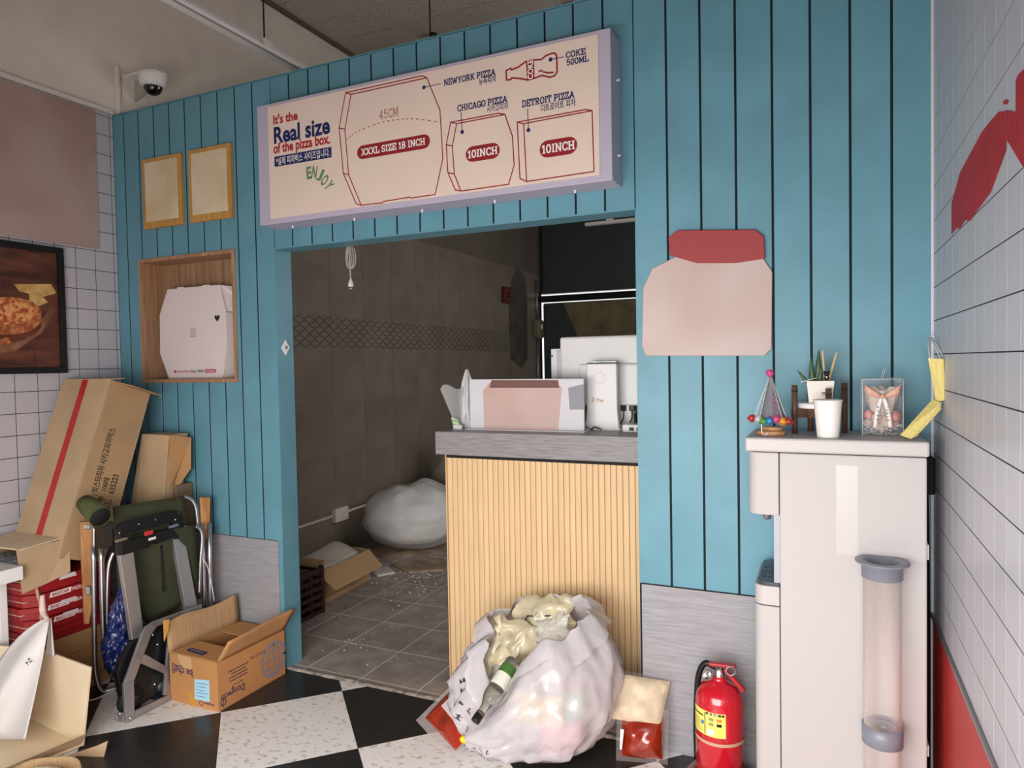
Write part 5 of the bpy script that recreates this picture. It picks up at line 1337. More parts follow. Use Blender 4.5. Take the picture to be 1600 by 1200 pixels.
cp = thing('flour_pouch', (-.60, -.07, .16), 'clear pouch of cream coloured powder lying on upright red sauce pouch', 'pouch')
pouch((-.598, -.075, .205), V((1, .3, -.12)), V((.1, .35, .6)), .165, .15, .035, mat('cream_powder', (224, 206, 176), .8, var=.1, vscale=30, bump=.2, bscale=40), 'powder', cp, 8)
pouch((-.598, -.075, .205), V((1, .3, -.12)), V((.1, .35, .6)), .19, .175, .002, M_pfilm, 'clear_film', cp, 8)

# ================================================================== LEFT PILE
# ---------------- brown carton on the floor under the pizza boxes
bc0 = thing('brown_carton', (-3.13, -.52, 0), 'closed brown carton on floor carrying the red pizza boxes', 'carton')
MB().box(-3.315, -2.955, -.74, -.30, 0, .262).build('carton_body', M_carddk, bc0, bevel=.003)
MB().box(-3.315, -2.953, -.74, -.30, .18, .182).build('crease_line', mat('crease', (140, 104, 70), .9), bc0)
for k, (yy, zz) in enumerate(((-.40, .06), (-.37, .075), (-.43, .05))):
    inkline(disc_pts(V((-2.955, yy, zz)), .011, EY, EZ, 12), .003, EX, M_blackprint, bc0, 'handling_mark', closed=True, lift=.0012)

# ---------------- stack of red pizza boxes
M_rbox = mat('red_printed_board', (158, 28, 34), .45, var=.06, vscale=8)
px_, py_f, py_b = -2.957, -.715, -.36
zc = .264
for k in range(5):
    hbx = .052
    dx = (.0, .006, -.004, .004, -.003)[k]; dy = (0, .004, -.006, .003, .0)[k]
    x1, y0 = px_ + dx, py_f + dy
    lab = ['lowest red pizza box of the stack beside folding chair', 'second red pizza box from the bottom of the stack', 'middle red pizza box of the stack with white logo', 'fourth red pizza box from the bottom of the stack', 'topmost red pizza box of the stack under cardboard flaps'][k]
    rb_ = thing('red_pizza_box', (x1 - .17, -.54, zc), lab, 'pizza box', 'stacked red pizza boxes')
    ch = .05
    pl = [(x1 - .335, y0), (x1 - ch, y0), (x1, y0 + ch), (x1, py_b), (x1 - .335, py_b)]
    MB().prism([V((x, y, zc)) for x, y in pl], EZ, hbx * .72).build('tray', M_rbox, rb_, bevel=.0015, seg=1)
    lid = MB().prism([V((x + .003 * (1 if x > -3.1 else -1), y - (.003 if y < -.5 else -.003), zc + hbx * .5)) for x, y in pl], EZ, hbx * .5 - .001).build('lid', M_rbox, rb_, bevel=.0015, seg=1)
    MB().prism([V((x1 - .335, y0 - .006, zc + hbx * .48)), V((x1 - ch * .6, y0 - .006, zc + hbx * .48)), V((x1 - ch * .6, y0 + .01, zc + hbx * .48)), V((x1 - .335, y0 + .01, zc + hbx * .48))], EZ, .0022).build('cut_edge', M_cardlt, rb_)
    if k in (1, 2, 3):
        cyy = -.555 + (.012, -.004, .0)[k - 1]
        s_ = V((x1 + .0035, cyy, zc + hbx * .72))
        inkpoly([s_ + V((0, -.082, -.0105)), s_ + V((0, .062, -.0105)), s_ + V((0, .070, .0105)), s_ + V((0, -.076, .0105))], EX, M_whiteprint, lid, 'logo_band', lift=.0004)
        lettering('BIGSTAR', s_ + V((0, -.034, 0)), EY + EZ * .0, EZ, .013, .072, M_redprint2, lid, .03, lift=.0012)
        inkpoly([s_ + V((0, .008, -.0105)), s_ + V((0, .064, -.0105)), s_ + V((0, .072, .0105)), s_ + V((0, .012, .0105))], EX, M_redprint2, lid, 'logo_field', lift=.0008)
        lettering('PIZZA', s_ + V((0, .040, 0)), EY, EZ, .013, .050, M_whiteprint, lid, .02, lift=.0014)
    if k in (1, 2, 4):
        s_ = V((x1 + .0035, -.545, zc + hbx * .95))
        MB().prism([s_ + V((0, -.045, -.014)), s_ + V((0, .03, -.014)), s_ + V((0, .024, .004)), s_ + V((0, -.038, .004))], EX, .0015).build('tuck_tab', mat('white_tab', (226, 214, 210), .6), rb_)
    zc += hbx + .0008
STK = zc

# ---------------- tall leaning carton with red tape
d_ = V((0, .33, .944)).normalized(); p_ = V((0, .944, -.33)).normalized()
TX0, TX1 = -3.285, -2.952
tf = V((0, -.333, 1.350))                        # top front edge (y, z)
Lb = (1.350 - (STK + .076)) / d_.z
tbx = thing('tall_carton', (-3.12, -.5, STK), 'tall kraft carton with red tape leaning on blue wall', 'carton')
def TB(x, a, b): return V((x, 0, 0)) + tf + p_ * a - d_ * b     # a = depth, b = down the length
t_ = .005; DP = .214
for nm, q_ in (('front_panel', [TB(TX0, 0, 0), TB(TX1, 0, 0), TB(TX1, 0, Lb), TB(TX0, 0, Lb)]), ('back_panel', [TB(TX0, DP - t_, 0), TB(TX1, DP - t_, 0), TB(TX1, DP - t_, Lb), TB(TX0, DP - t_, Lb)])):
    fp_ = MB().prism(q_, p_, t_).build(nm, M_card, tbx)
    if nm == 'front_panel': front_panel = fp_
sd = MB().prism([TB(TX1 - t_, t_, 0), TB(TX1 - t_, DP - t_, 0), TB(TX1 - t_, DP - t_, Lb), TB(TX1 - t_, t_, Lb)], EX, t_).build('side_panel', mat('kraft_side', (186, 152, 112), .85, var=.06, vscale=6, bump=.04, bscale=120), tbx)
MB().prism([TB(TX0, t_, 0), TB(TX0, DP - t_, 0), TB(TX0, DP - t_, Lb), TB(TX0, t_, Lb)], EX, t_).build('side_panel', M_card, tbx)
MB().prism([TB(TX0 + t_, t_, Lb), TB(TX1 - t_, t_, Lb), TB(TX1 - t_, DP - t_, Lb), TB(TX0 + t_, DP - t_, Lb)], d_, t_).build('bottom_panel', M_card, tbx)
xm = TX0 + .49 * (TX1 - TX0)
MB().prism([TB(xm - .021, -.0006, 0), TB(xm + .021, -.0006, 0), TB(xm + .021, -.0006, Lb * .98), TB(xm - .021, -.0006, Lb * .98)], p_, .0005).build('red_tape', mat('red_tape', (186, 40, 44), .3), tbx)
flap(tbx, TB(TX0, DP, 0), TB(TX1, DP, 0), V((0, -.72, .06)), .10, M_carddk, inset=.01)
flap(tbx, TB(TX1, .02, 0), TB(TX1, DP, 0), V((1, .25, -.22)), .085, M_carddk, inset=.02)
flap(tbx, TB(TX0, 0, 0), TB(TX1, 0, 0), V((0, .9, .02)), .08, M_card, inset=.01)
M_stamp = mat('black_stamp_ink', (34, 30, 28), .8)
def side_text(s, pa_, pb_, h):
    A_, B_ = PX(*pa_, TX1), PX(*pb_, TX1)
    lettering(s, (A_ + B_) / 2 , d_, -p_, h, (B_ - A_).length, M_stamp, sd, .014, lift=.001)
side_text('명 : 빅스타피자 시카고피자박스', (142, 784), (177, 669), .036)
side_text('량 : 100매', (156, 783), (168, 747), .031)
side_text('코드 : 635223', (163, 798), (183, 742), .031)

# ---------------- narrow kraft carton behind it and a dark low one
nc = thing('narrow_carton', (-2.93, -.07, 0), 'narrow kraft carton leaning between tall carton and blue wall', 'carton')
Y1 = -.15
q_ = [PY(221, 678, Y1), PY(263, 680, Y1), PY(250, 800, Y1), PY(194, 800, Y1)]
low = [V((q_[3].x - .10, Y1 - .10, .27)), V((q_[2].x - .06, Y1 - .10, .27))]
MB().prism([q_[0], q_[1], q_[2] + V((-.045, 0, -.35)), q_[3] + V((-.06, 0, -.35))], EY, .11).build('carton_body', M_card, nc, bevel=.003)
inkline([PY(224, 679, Y1), PY(217, 775, Y1)], .004, -EY, mat('crease2', (216, 186, 146), .9), nc, 'pale_crease')
MB().prism([q_[1] + V((0, .004, 0)), q_[1] + V((.028, .10, -.02)), q_[1] + V((.020, .10, -.17)), q_[2] + V((.01, .05, .06)), q_[2] + V((.0, .004, 0))], EX, .004).build('torn_flap', M_carddk, nc)
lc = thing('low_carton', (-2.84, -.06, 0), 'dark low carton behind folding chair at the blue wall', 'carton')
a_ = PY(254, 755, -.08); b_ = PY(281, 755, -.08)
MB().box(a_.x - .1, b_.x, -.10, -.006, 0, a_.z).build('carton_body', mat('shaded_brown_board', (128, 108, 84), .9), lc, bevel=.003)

# ---------------- opened carton with plastic rolls on top of the pizza boxes
oc_ = thing('opened_carton', (-3.16, -.68, STK), 'opened kraft carton of plastic film rolls on red pizza boxes', 'carton')
OY = -.70
zt_ = PY(90, 826, -.62).z
x0c, x1c, y0c, y1c = -3.30, -2.985, -.715, -.555
MB().box(x0c, x1c, y0c, y1c, STK, STK + .004).build('bottom_panel', M_card, oc_)
MB().box(x0c, x1c, y1c - .004, y1c, STK + .004, STK + .15).build('wall_panel', M_card, oc_)
MB().box(x0c, x0c + .004, y0c, y1c - .004, STK + .004, STK + .15).build('wall_panel', M_card, oc_)
MB().box(x1c - .004, x1c, y0c + .02, y1c - .004, STK + .004, STK + .15).build('wall_panel', M_card, oc_)
zz = STK + .15
MB().prism([V((x0c - .01, y1c, zz)), V((x1c + .01, y1c, zz)), V((x1c + .02, y0c - .02, zz - .006)), V((x1c - .14, y0c - .05, zz + .002)), V((x0c, y0c - .10, zz - .03))], EZ, .005).build('top_flap', M_cardlt, oc_)
hf = [V((x1c + .012, y0c - .03, zz)), V((x1c + .018, y1c + .02, zz - .004)), V((x1c + .045, y1c + .0, zz - .14)), V((x1c + .03, y0c + .07, zz - .165)), V((x1c + .025, y0c - .02, zz - .18))]
MB().prism(hf, EX, .005).build('hanging_flap', M_card, oc_)
MB().prism([V((x0c + .05, y0c - .12, zz - .030)), V((x1c - .12, y0c - .05, zz - .002)), V((x1c - .14, y0c - .15, zz - .035)), V((x0c + .05, y0c - .17, zz - .045))], EZ, .004).build('front_flap', M_cardlt, oc_)
MB().tube(smooth_path([V((x1c + .035, y0c + .03, zz - .17)), V((x1c + .042, y0c + .035, zz - .25)), V((x1c + .045, y0c + .04, zz - .33))], 6), [.004 + .003 * math.sin(i * .8) for i in range(13)], 6).build('tape_strand', mat('tan_tape', (190, 152, 116), .4), oc_)
for k in range(3):
    rl = thing('film_roll', (x0c + .07 + .07 * k, y0c - .05, STK + .05), ['leftmost grey plastic film roll in opened carton', 'middle grey plastic film roll in opened carton', 'rightmost grey plastic film roll in opened carton'][k], 'film roll', 'film rolls in opened carton')
    rr_ = .04
    c_ = V((x0c + .065 + .088 * k, y0c - .035, STK + .048))
    MB().lathe([(rr_ * .55, 0), (rr_, 0), (rr_, .18), (rr_ * .55, .18), (rr_ * .55, 0)], c_, 22, EY).build('wound_film', mat('grey_film', (150, 150, 158), .25, var=.3, vscale=18, stretch=(1, 8, 1)), rl)
# ---------------- white side table
wt_ = thing('white_table', (-3.1, -1.1, 0), 'white table with its far corner showing at the left edge', 'table')
tcn = PZ(36, 884, .62)
MB().box(LX + .01, tcn.x, tcn.y - .75, tcn.y, .566, .62).build('table_top', M_white, wt_, bevel=.002)
for x in (tcn.x - .105, LX + .045):
    for y in (tcn.y - .004, tcn.y - .72): MB().box(x - .03, x, y - .03, y, 0, .566).build('leg', M_white, wt_, bevel=.002)

# ---------------- folded green camp chair
A_ = V((-2.86, -.50, 0)); e_ = V((.464, .886, 0)).normalized(); nC = V((e_.y, -e_.x, 0))
def CH(x, y, d=0.0): return PP(x, y, A_ + nC * d, nC)
fc = thing('folding_chair', A_ + e_ * .24, 'folded camp chair with dark green canvas, aluminium tubes and wood arms', 'chair')
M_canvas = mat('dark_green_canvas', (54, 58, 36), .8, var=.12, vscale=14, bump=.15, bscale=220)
M_arm = mat('varnished_wood_arm', (190, 140, 86), .4, col2=(156, 106, 60), vscale=14, stretch=(3, 3, .5))
def slabp(pts, th, m, nm, d=0.0): return MB().prism([CH(x, y, d) for x, y in pts], nC, th).build(nm, m, fc, bevel=min(th * .2, .004))
slabp([(124, 814), (146, 814), (147, 880), (145, 930), (139, 973), (130, 973), (129, 930), (126, 880)], .022, M_arm, 'arm_rest', -.03)
slabp([(311, 776), (327, 776), (326, 840), (312, 840)], .022, M_arm, 'arm_rest', -.03)
def tubp(pts, r, nm='frame_tube', d=0.0, sm=5):
    return MB().tube(smooth_path([CH(x, y, d) for x, y in pts], sm), r, 10).build(nm, M_alu, fc)
def fl_(p): p.z = max(p.z, .0105); return p
tb1 = [CH(146, 856, .01), CH(147, 950, .01), CH(148, 1030, .01), CH(151, 1062, .01), CH(160, 1080, .01), fl_(CH(175, 1089, .01)), fl_(CH(196, 1089, .01))]
MB().tube(smooth_path(tb1, 5), .0105, 10).build('leg_tube', M_alu, fc)
tubp([(158, 856), (160, 950), (163, 1020), (170, 1045), (184, 1064), (200, 1070)], .0105, 'leg_tube', .035)
tubp([(178, 862), (171, 880), (168, 910), (167, 990)], .0095, 'frame_tube', .02)
tubp([(147, 858), (147, 822)], .007, 'arm_strut', 0)
rt1 = [CH(316, 818, .0), CH(318, 880, .0), CH(320, 1000, 0)]; 
for r_px, d in (((315, 318, 320), 0.0), ((327, 328, 329), .012)):
    pts = [CH(r_px[0], 817, d), CH(r_px[1], 880, d), CH(r_px[2], 960, d)]
    dn = (pts[2] - pts[1]).normalized(); pts.append(pts[2] + dn * ((pts[2].z - .012) / -dn.z))
    MB().tube(pts, .0105, 10).build('leg_tube', M_alu, fc)
tubp([(287, 776), (298, 780), (305, 790), (308, 806), (309, 822)], .009, 'frame_tube', .0)
tubp([(305, 822), (313, 828), (316, 842), (313, 880), (311, 935)], .009, 'frame_tube', .03)
slabp([(133, 870 + 45), (141, 915), (141, 928), (133, 928)], .02, M_zinc, 'clamp', -.005)
slabp([(130, 817), (141, 818), (141, 826), (130, 826)], .026, M_zinc, 'hinge_plate', -.03)
# canvas: back panel with rolled top, seat panel in front
cv1 = MB().grid(lambda u, v: CH(176 + 112 * u + 10 * v, 792 - 17 * u + 150 * v, .02 + .012 * math.sin(math.pi * u) * math.sin(math.pi * v)), 14, 12); thick(cv1.build('back_canvas', M_canvas, fc), .004)
def seatc(u, v):
    x = 196 + 108 * u + 8 * v - 12 * (1 - u) * v; y = 838 - 18 * u + (165 - 62 * u) * v
    return CH(x, y, .06 + .02 * math.sin(math.pi * u) - .03 * v + .006 * nz((u * 4, v * 4, 0), 1.5))
thick(MB().grid(seatc, 16, 14).build('seat_canvas', M_canvas, fc), .004)
thick(MB().grid(lambda u, v: CH(250 + 3 * u + 1 * v * 4, 852 + 72 * v, .088 - .004 * math.sin(3.14 * u)), 3, 6).build('canvas_slit', M_blackm, fc), .001)
rollA, rollB = CH(140, 792, .03), CH(157, 808, .13)
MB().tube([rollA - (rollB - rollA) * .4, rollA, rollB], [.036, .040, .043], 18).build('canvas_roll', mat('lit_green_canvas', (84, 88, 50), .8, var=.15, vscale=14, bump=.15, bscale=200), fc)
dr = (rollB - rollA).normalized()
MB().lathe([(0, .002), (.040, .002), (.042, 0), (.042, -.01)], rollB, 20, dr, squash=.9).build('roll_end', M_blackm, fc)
slabp([(158, 812), (176, 815), (175, 850), (166, 856), (152, 850)], .03, mat('brown_black_strap', (44, 34, 26), .8), 'arm_pad', .0)
inkpoly([CH(270, 803, .05), CH(280, 800, .05), CH(280, 811, .05), CH(274, 813, .05)], nC, mat('orange_tag', (190, 120, 50), .6), fc, 'brand_tag', lift=.0)
MB().tube(smooth_path([CH(316, 872, .05), CH(324, 885, .055), CH(331, 915, .05), CH(335, 940, .05)], 5), .002, 5).build('white_cord', M_white, fc)
MB().lathe([(.006, 0), (.006, .004), (0, .005)], CH(290, 823, .068), 10, nC).build('rivet', M_steel, fc)

# ---------------- folding hand truck
aL = math.atan2(.10, .76); nT = V((math.cos(aL), 0, math.sin(aL))); P0 = V((-2.562, 0, 0))
def CT_(x, y, d=0.0):
    p = PP(x, y, P0 + nT * d, nT); p.z = max(p.z, 0.0); return p
ht = thing('hand_truck', (-2.56, -.52, 0), 'folding aluminium hand truck with black handle before green chair', 'hand truck')
def hp2(pts, th, m, nm, d=0.0, bv=.002): return MB().prism([CT_(x, y, d) for x, y in pts], nT, th).build(nm, m, ht, bevel=bv)
hp2([(182, 868), (203, 862), (220, 994), (201, 1000)], .022, mat('satin_aluminium', (196, 196, 198), .38, .85), 'rail', -.025)
hp2([(266, 843), (283, 839), (304, 952), (286, 958)], .022, MATS['satin_aluminium'], 'rail', -.025)
hp2([(178, 826), (189, 823), (203, 863), (183, 869)], .03, M_black, 'handle_post', -.03, .005)
hp2([(262, 803), (275, 806), (284, 839), (266, 844)], .03, M_black, 'handle_post', -.03, .005)
hp2([(178, 828), (180, 820), (188, 815), (262, 799), (271, 800), (276, 808), (266, 816), (188, 834)], .032, M_black, 'grip', -.031, .005)
hp2([(185, 848), (266, 824), (270, 838), (240, 850), (232, 848), (226, 856), (190, 864)], .028, M_black, 'cross_piece', -.028, .003)
hp2([(225, 831), (238, 828), (238, 834), (226, 838)], .006, mat('red_button', (206, 56, 56), .4), 'release_button', .001, .001)
hp2([(232, 841), (243, 838), (243, 842), (232, 845)], .003, M_white, 'badge', .001, 0)
for q_ in ([(179, 844), (198, 839), (198, 843), (180, 848)], [(263, 822), (278, 818), (278, 822), (263, 826)]): hp2(q_, .004, M_alu, 'post_band', .0, 0)
for x, y in ((217, 819), (243, 812), (187, 833), (274, 812)): MB().lathe([(.004, 0), (.004, .002), (0, .003)], CT_(x, y, .002), 8, nT).build('rivet', M_steel, ht)
# toe plate frame folded up in front
TP = .03
def tp(pts, nm='toe_plate_bar', th=.014, m=M_zinc, d=TP): return hp2(pts, th, m, nm, d, .002)
M_cast = mat('cast_aluminium', (176, 176, 180), .42, .8, var=.1, vscale=18)
tp([(190, 1070), (206, 1064), (207, 1112), (206, 1128), (196, 1134), (192, 1110)], m=M_cast)
tp([(190, 1070), (220, 988), (233, 992), (206, 1064)], m=M_cast)
tp([(220, 988), (226, 978), (236, 971), (312, 944), (313, 951), (242, 979), (233, 992)], m=M_cast)
tp([(217, 1027), (224, 1022), (258, 1042), (256, 1053), (214, 1035)], m=M_cast)
tp([(262, 982), (269, 980), (263, 1086), (253, 1086), (256, 1046)], m=M_cast)
tp([(196, 1134), (206, 1128), (208, 1110), (250, 1090), (263, 1084), (265, 1094)], m=M_cast)
hp2([(184, 1112), (196, 1118), (196, 1134), (184, 1128)], .03, M_cast, 'toe_corner', .0)
# black body, wheels
hp2([(176, 1052), (180, 1035), (200, 1002), (222, 994), (300, 955), (304, 960), (262, 1000), (255, 1075), (206, 1105), (192, 1110), (186, 1106)], .03, M_black, 'base_body', -.02, .004)
wc = CT_(250, 1076, .0); wc.z = max(wc.z, .062)
for dy in (0, -.13):
    c_ = V((wc.x - .02, wc.y + dy, .058))
    MB().lathe([(0, 0), (.04, 0), (.055, .004), (.057, .012), (.057, .022), (.05, .03), (0, .03)], c_, 24, EX).build('wheel', M_blackm, ht)
    MB().lathe([(.02, 0), (.02, .004), (0, .006)], c_ + V((.03, 0, 0)), 14, EX).build('hub', mat('dark_grey_plastic', (70, 70, 72), .4), ht)
for x, y in ((239, 992), (246, 1007), (242, 1069), (188, 1115), (204, 1122)): MB().lathe([(.006, 0), (.006, .003), (0, .004)], CT_(x, y, .046 if y > 1100 else .012), 8, nT).build('rivet', M_steel, ht)
# ---------------- blue plastic bag between chair and hand truck
def blueb(u, v):
    t = 2 * math.pi * u; s_ = (math.sin(math.pi * min(1, v * 1.02)) ** .6) * (1 - .62 * v) + .002
    d3 = V((math.cos(t) * 2, math.sin(t) * 2, v * 5))
    k = 1 + .55 * nz(d3, 1.5, 3) + .35 * (1 - 2 * abs(nz(d3, 3.0, 7))) - .2
    return V((-2.715 + .085 * s_ * k * math.cos(t) - .02 * v, -.47 + .10 * s_ * k * math.sin(t), .06 + .42 * v))
bb = MB().grid(blueb, 60, 40, True, True)
bbo = bb.build('blue_plastic_bag', mat('glossy_blue_film', (22, 38, 92), .12, bump=.8, bscale=45, coat=.5))
tag(bbo, 'glossy dark blue plastic bag stuffed between chair tubes and hand truck', 'bag')
# ---------------- white cord on the floor
cdp = [PZ(132, 1096, .004), PZ(150, 1092, .004), PZ(165, 1085, .004), PZ(182, 1077, .004), PZ(190, 1070, .004)]
o = MB().tube(smooth_path(cdp, 5), .003, 6).build('floor_cord', M_white); tag(o, 'short white cord on the floor beside the chair leg', 'cord')

# ---------------- printed brown carton with open flaps
DX0, DX1, DY0, DY1, DH = -2.524, -2.250, -.416, -.036, .200
dw = thing('printed_carton', ((DX0 + DX1) / 2, (DY0 + DY1) / 2, 0), 'open brown carton with upside down navy print and blue label', 'carton')
M_dong = mat('orange_brown_board', (190, 136, 84), .8, var=.05, vscale=6, bump=.03, bscale=110)
W = carton_panels(dw, V((DX0, DY0, 0)), V((DX1 - DX0, 0, 0)), V((0, DY1 - DY0, 0)), DH, M_dong)
wf_, wbk_, wl_, wr_ = W
mb = MB().grid(lambda u, v: V((DX0 - .012 * v - .006 * v * math.sin(3 * u), DY0 - .0 + (DY1 - DY0) * u + .006 * v * math.sin(9 * u), DH + (.125 + .008 * math.sin(7 * u)) * v)), 14, 4, True)
thick(mb.build('long_flap', mat('corrugated_flap', (196, 158, 116), .9, var=.10, vscale=20, stretch=(1, 14, .3), bump=.25, bscale=20), dw), .005)
mb = MB().grid(lambda u, v: V((DX1 + .045 * v + .004 * math.sin(6 * u) * v, DY0 + .02 * v + (DY1 - DY0 + .01 * v) * u, DH + (.085 + .012 * math.sin(2.2 * u)) * v)), 14, 4, True)
thick(mb.build('long_flap', mat('orange_brown_flap', (190, 142, 94), .85, var=.06), dw), .005)
fe_ = MB().prism([V((DX0 + .004, DY0 + .004, DH)), V((DX1 - .004, DY0 + .004, DH)), V((DX1 - .012, DY0 + .120, DH + .002)), V((DX0 + .03, DY0 + .128, DH + .004))], EZ, .004).build('end_flap', M_dong, dw)
MB().prism([V((DX0 + .008, DY1 - .004, DH)), V((DX1 - .008, DY1 - .004, DH)), V((DX1 - .03, DY1 - .115, DH - .012)), V((DX0 + .03, DY1 - .115, DH - .006))], EZ, .004).build('end_flap', M_dong, dw)
M_dnav = mat('violet_navy_print', (48, 36, 84), .7)
inkpoly([V((DX0 + .055, DY0 + .035, DH + .0065)), V((DX0 + .165, DY0 + .022, DH + .0065)), V((DX0 + .165, DY0 + .052, DH + .0065)), V((DX0 + .06, DY0 + .062, DH + .0065))], EZ, M_dnav, fe_, 'flap_label', lift=.001)
lettering('#9', V((DX0 + .112, DY0 + .043, DH + .0085)), V((-1, .12, 0)), V((-.12, -1, 0)), .013, .085, M_whiteprint, fe_, .0, lift=.0005)
FY = DY0
def DF(x, y): return PY(x, y, FY)
lettering('be chef.', DF(285, 1049), -EX, -EZ, .034, .118, M_dnav, wf_, .01)
inkline([DF(270, 1050), DF(270, 1036), DF(276, 1040), DF(285, 1041)], .004, -EY, M_dnav, wf_, 'logo_mark')
inkpoly([DF(304, 1061), DF(327, 1063), DF(328, 1097), DF(304.5, 1092)], -EY, mat('pale_blue_label', (168, 214, 236), .5), wf_, 'shipping_label', lift=.0008)
for k in range(5):
    a1_, b1_ = DF(307, 1067 + 5 * k), DF(325 - 3 * (k % 3), 1069.5 + 5 * k); inkline([a1_, b1_], .0022, -EY, mat('label_ink', (70, 90, 120), .7), wf_, 'label_line', lift=.0014)
inkpoly([DF(295, 1080), DF(308, 1082), DF(308, 1106), DF(295.5, 1103)], -EY, mat('amber_tape', (196, 138, 56), .35), wf_, 'amber_tape', lift=.0005)
inkpoly([DF(277, 1022), DF(299, 1027), DF(300, 1046), DF(283, 1043)], -EY, mat('glossy_tape', (200, 162, 120), .25), wf_, 'clear_tape', lift=.0005)
lettering('Dongwon', DF(327, 1100), -EX, -EZ, .017, .055, M_dnav, wf_, .01)
inkline(disc_pts(DF(314.5, 1098.5), .010), .003, -EY, M_dnav, wf_, 'round_mark', closed=True)
def DR(x, y): return PX(x, y, DX1)
lettering('Dongwon', DR(364, 1080), -EY, -EZ, .038, .125, M_dnav, wr_, .012)
lettering('#6', DR(371, 1067), -EY, -EZ, .012, .06, M_dnav, wr_, .0)
inkline(disc_pts(DR(349, 1097), .013, EY), .004, EX, M_dnav, wr_, 'round_mark', closed=True); inkline([DR(349, 1090), DR(349, 1104)], .003, EX, M_dnav, wr_, 'round_mark')
lettering('24.03.06', DR(403, 1023), -EY, -EZ, .012, .085, M_dnav, wr_, .0)
for k in range(4):
    c_ = DR(373, 1042 + 5.2 * k); wd_ = (.055, .04, .05, .05)[k]
    for j in range(9):
        yy = c_.y - wd_ + 2 * wd_ * j / 9; inkpoly([V((DX1, yy, c_.z - .0025)), V((DX1, yy + wd_ * .16, c_.z - .0025)), V((DX1, yy + wd_ * .16, c_.z + .0025)), V((DX1, yy, c_.z + .0025))], EX, M_dnav, wr_, 'tiny_text', lift=.0008)
M_globe = mat('faded_blue_print', (140, 130, 138), .7)
gc_ = DR(430, 1040); gc_.y = -.105; gc_.z = .095; gr = .072
def gclip(pts): return [V((DX1, min(p.y, DY1 - .004), max(p.z, .004))) for p in pts]
inkline(gclip(disc_pts(gc_, gr, EY, EZ, 36)), .013, EX, M_globe, wr_, 'globe_print', closed=True)
for k in (-.5, 0, .5):
    inkline(gclip([gc_ + V((0, k * gr * math.cos(t) * 1.0, gr * .9 * math.sin(t))) for t in [-math.pi / 2 + math.pi * i / 14 for i in range(15)]]), .007, EX, M_globe, wr_, 'globe_print', lift=.0009)
    inkline(gclip([gc_ + V((0, -gr * .85, k * gr)), gc_ + V((0, gr * .8, k * gr))]), .008, EX, M_globe, wr_, 'globe_print', lift=.0012)
yt = CT_(264, 985, .05)
o = MB().prism([PX(255, 969, -2.52), PX(264, 968, -2.52), PX(262, 984, -2.52), PX(256, 1002, -2.52)], EX, .004).build('amber_tape_end', mat('amber_tape2', (214, 164, 78), .4), dw)

# ---------------- big pale open carton in the lower left corner
K = PZ(37, 1121, .004); Rr = PZ(129, 1166, .004); Ll = K + V((-.30, -.16, 0))
bg = thing('pale_open_carton', (-2.75, -.95, 0), 'big pale kraft carton wide open at the lower left corner', 'carton')
hB = .36
u1 = (Rr - K); u1n = u1.normalized()
top = lambda P, f: V((P.x + f[0], P.y + f[1], hB + f[2]))
MB().prism([K, Rr, PP(141, 1043, Rr, V((-u1n.y, u1n.x, 0))), PP(62, 1014, Rr, V((-u1n.y, u1n.x, 0)))], V((-u1n.y, u1n.x, 0)), .006).build('wall_panel', M_cardlt, bg)
kt = PP(62, 1014, Rr, V((-u1n.y, u1n.x, 0)))
MB().prism([K, Ll, V((Ll.x, Ll.y, kt.z + .02)), kt], V((.3, -.6, 0)), -.006).build('wall_panel', M_cardlt, bg)
fw_ = V((u1n.y, -u1n.x, 0))
MB().prism([K + V((.0, 0, .002)), Rr + V((0, 0, .002)), Rr + fw_ * .34 - u1n * .05, Ll + fw_ * .24], EZ, .006).build('bottom_panel', M_cardlt, bg)
MB().prism([Rr + V((0, 0, .008)) - u1n * .01, Rr + fw_ * .3 + V((0, 0, .008)) - u1n * .05, Rr + fw_ * .3 + V((0, 0, .06)) + u1n * .02, Rr + V((0, 0, .05)) + u1n * .02], u1n, .005).build('side_flap', M_card, bg)
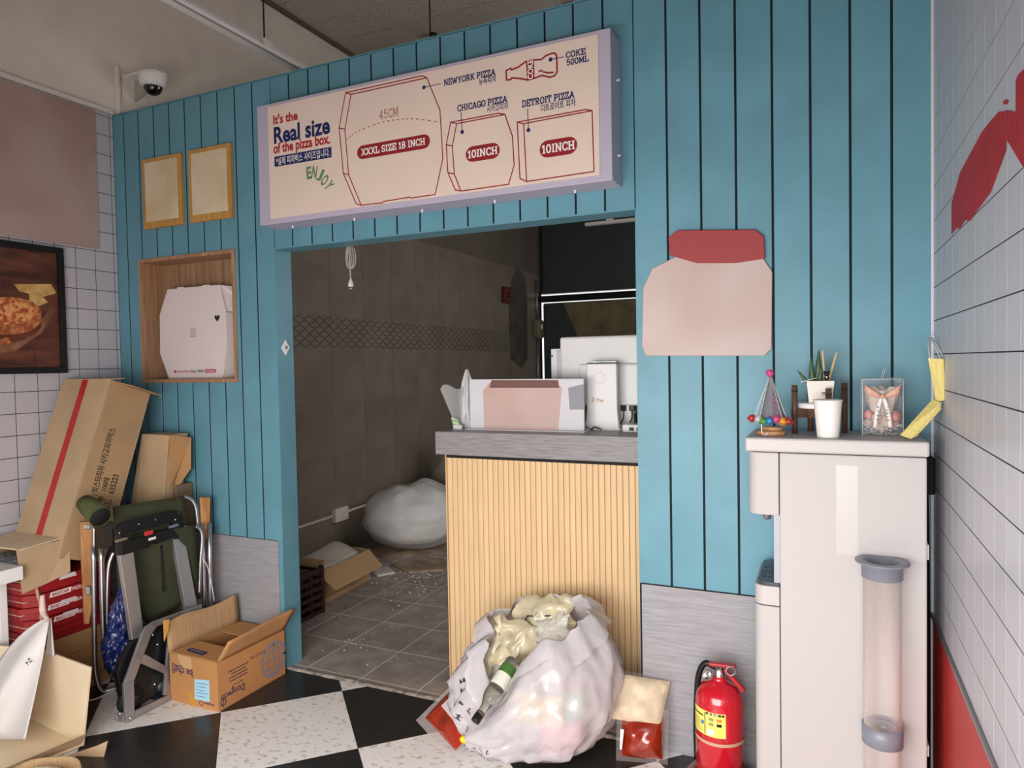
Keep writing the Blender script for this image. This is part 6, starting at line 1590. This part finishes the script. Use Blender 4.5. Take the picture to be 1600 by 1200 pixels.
# white sheet draped over it
ws = thing('white_plastic_sheet', (-2.9, -.98, 0), 'white plastic sheet hanging out of the pale carton', 'sheet')
def SHT(x, y, d): return PY(x, y, d)
def wsheet(u, v):
    # twisted neck at upper right fanning out to lower left
    tp_ = V((78 - 0 * u, 968)) if False else None
    xr, yr = 77 - 20 * v - 19 * v * v, 968 + 130 * v + 57 * v * v; xl, yl = 72 - 150 * v + 15 * v * v, 966 + 60 * v + 130 * v * v
    x = xl + (xr - xl) * u + 4 * math.sin(9 * u) * v; y = yl + (yr - yl) * u
    return SHT(x, y, -.80 - .16 * v + .03 * math.sin(7 * u + 3 * v) * v)
thick(MB().grid(wsheet, 18, 16).build('sheet', mat('white_sheet_film', (236, 232, 230), .4, thin=.25, bump=.1, bscale=12), ws), .001)
def ws2(u, v):
    x = 77 + (-6 + 12 * u) * v + 3 * math.sin(2 * u); y = 966 + 60 * v
    return SHT(x, y, -.79 + .006 * math.sin(6 * u))
thick(MB().grid(ws2, 6, 8).build('sheet_tail', MATS['white_sheet_film'], ws), .001)
MB().tube(smooth_path([SHT(66, 930, -.79), SHT(67, 955, -.79), SHT(74, 968, -.80)], 5), [.008, .009, .010, .011, .012, .012, .011, .010, .009, .008, .007], 8).build('twisted_neck', mat('pink_white_film', (214, 186, 176), .4), ws)
lettering('#2', SHT(49, 1032, -.87), V((.75, .2, .6)), V((-.6, 0, .75)), .022, .03, M_blackprint, ws, .0, lift=.012)

# ---------------- torn carton with crumpled paper at the bottom edge
tc_ = thing('torn_carton', (-2.42, -.93, 0), 'torn brown carton holding cream paper at the bottom photo edge', 'carton')
q0 = PZ(92, 1190, .02)
n0 = V((-.35, .94, 0)).normalized()
MB().prism([PP(75, 1200, V((-2.50, -.86, 0)), n0), PP(120, 1210, V((-2.50, -.86, 0)), n0), PP(160, 1192, V((-2.50, -.86, 0)), n0), PP(168, 1158, V((-2.50, -.86, 0)), n0), PP(150, 1166, V((-2.50, -.86, 0)), n0), PP(100, 1183, V((-2.50, -.86, 0)), n0)], n0, .005).build('torn_flap', M_card, tc_)
def tray(u, v):
    t = 2 * math.pi * u; r_ = .14 + .02 * v + .006 * math.sin(5 * t)
    return V((-2.36 + r_ * .85 * math.cos(t), -1.045 + r_ * .7 * math.sin(t), .002 + .062 * v))
thick(MB().grid(tray, 30, 4, True, True).build('bowl_wall', M_cardin, tc_), .004)
crumple((-2.36, -1.045, .01), .09, .07, .065, 31.0, 40, 20).build('cream_paper', mat('cream_paper', (226, 216, 186), .8, bump=.3, bscale=30), tc_)
MB().box(-2.44, -2.28, -1.12, -.97, 0, .006).build('bottom_panel', M_card, tc_)
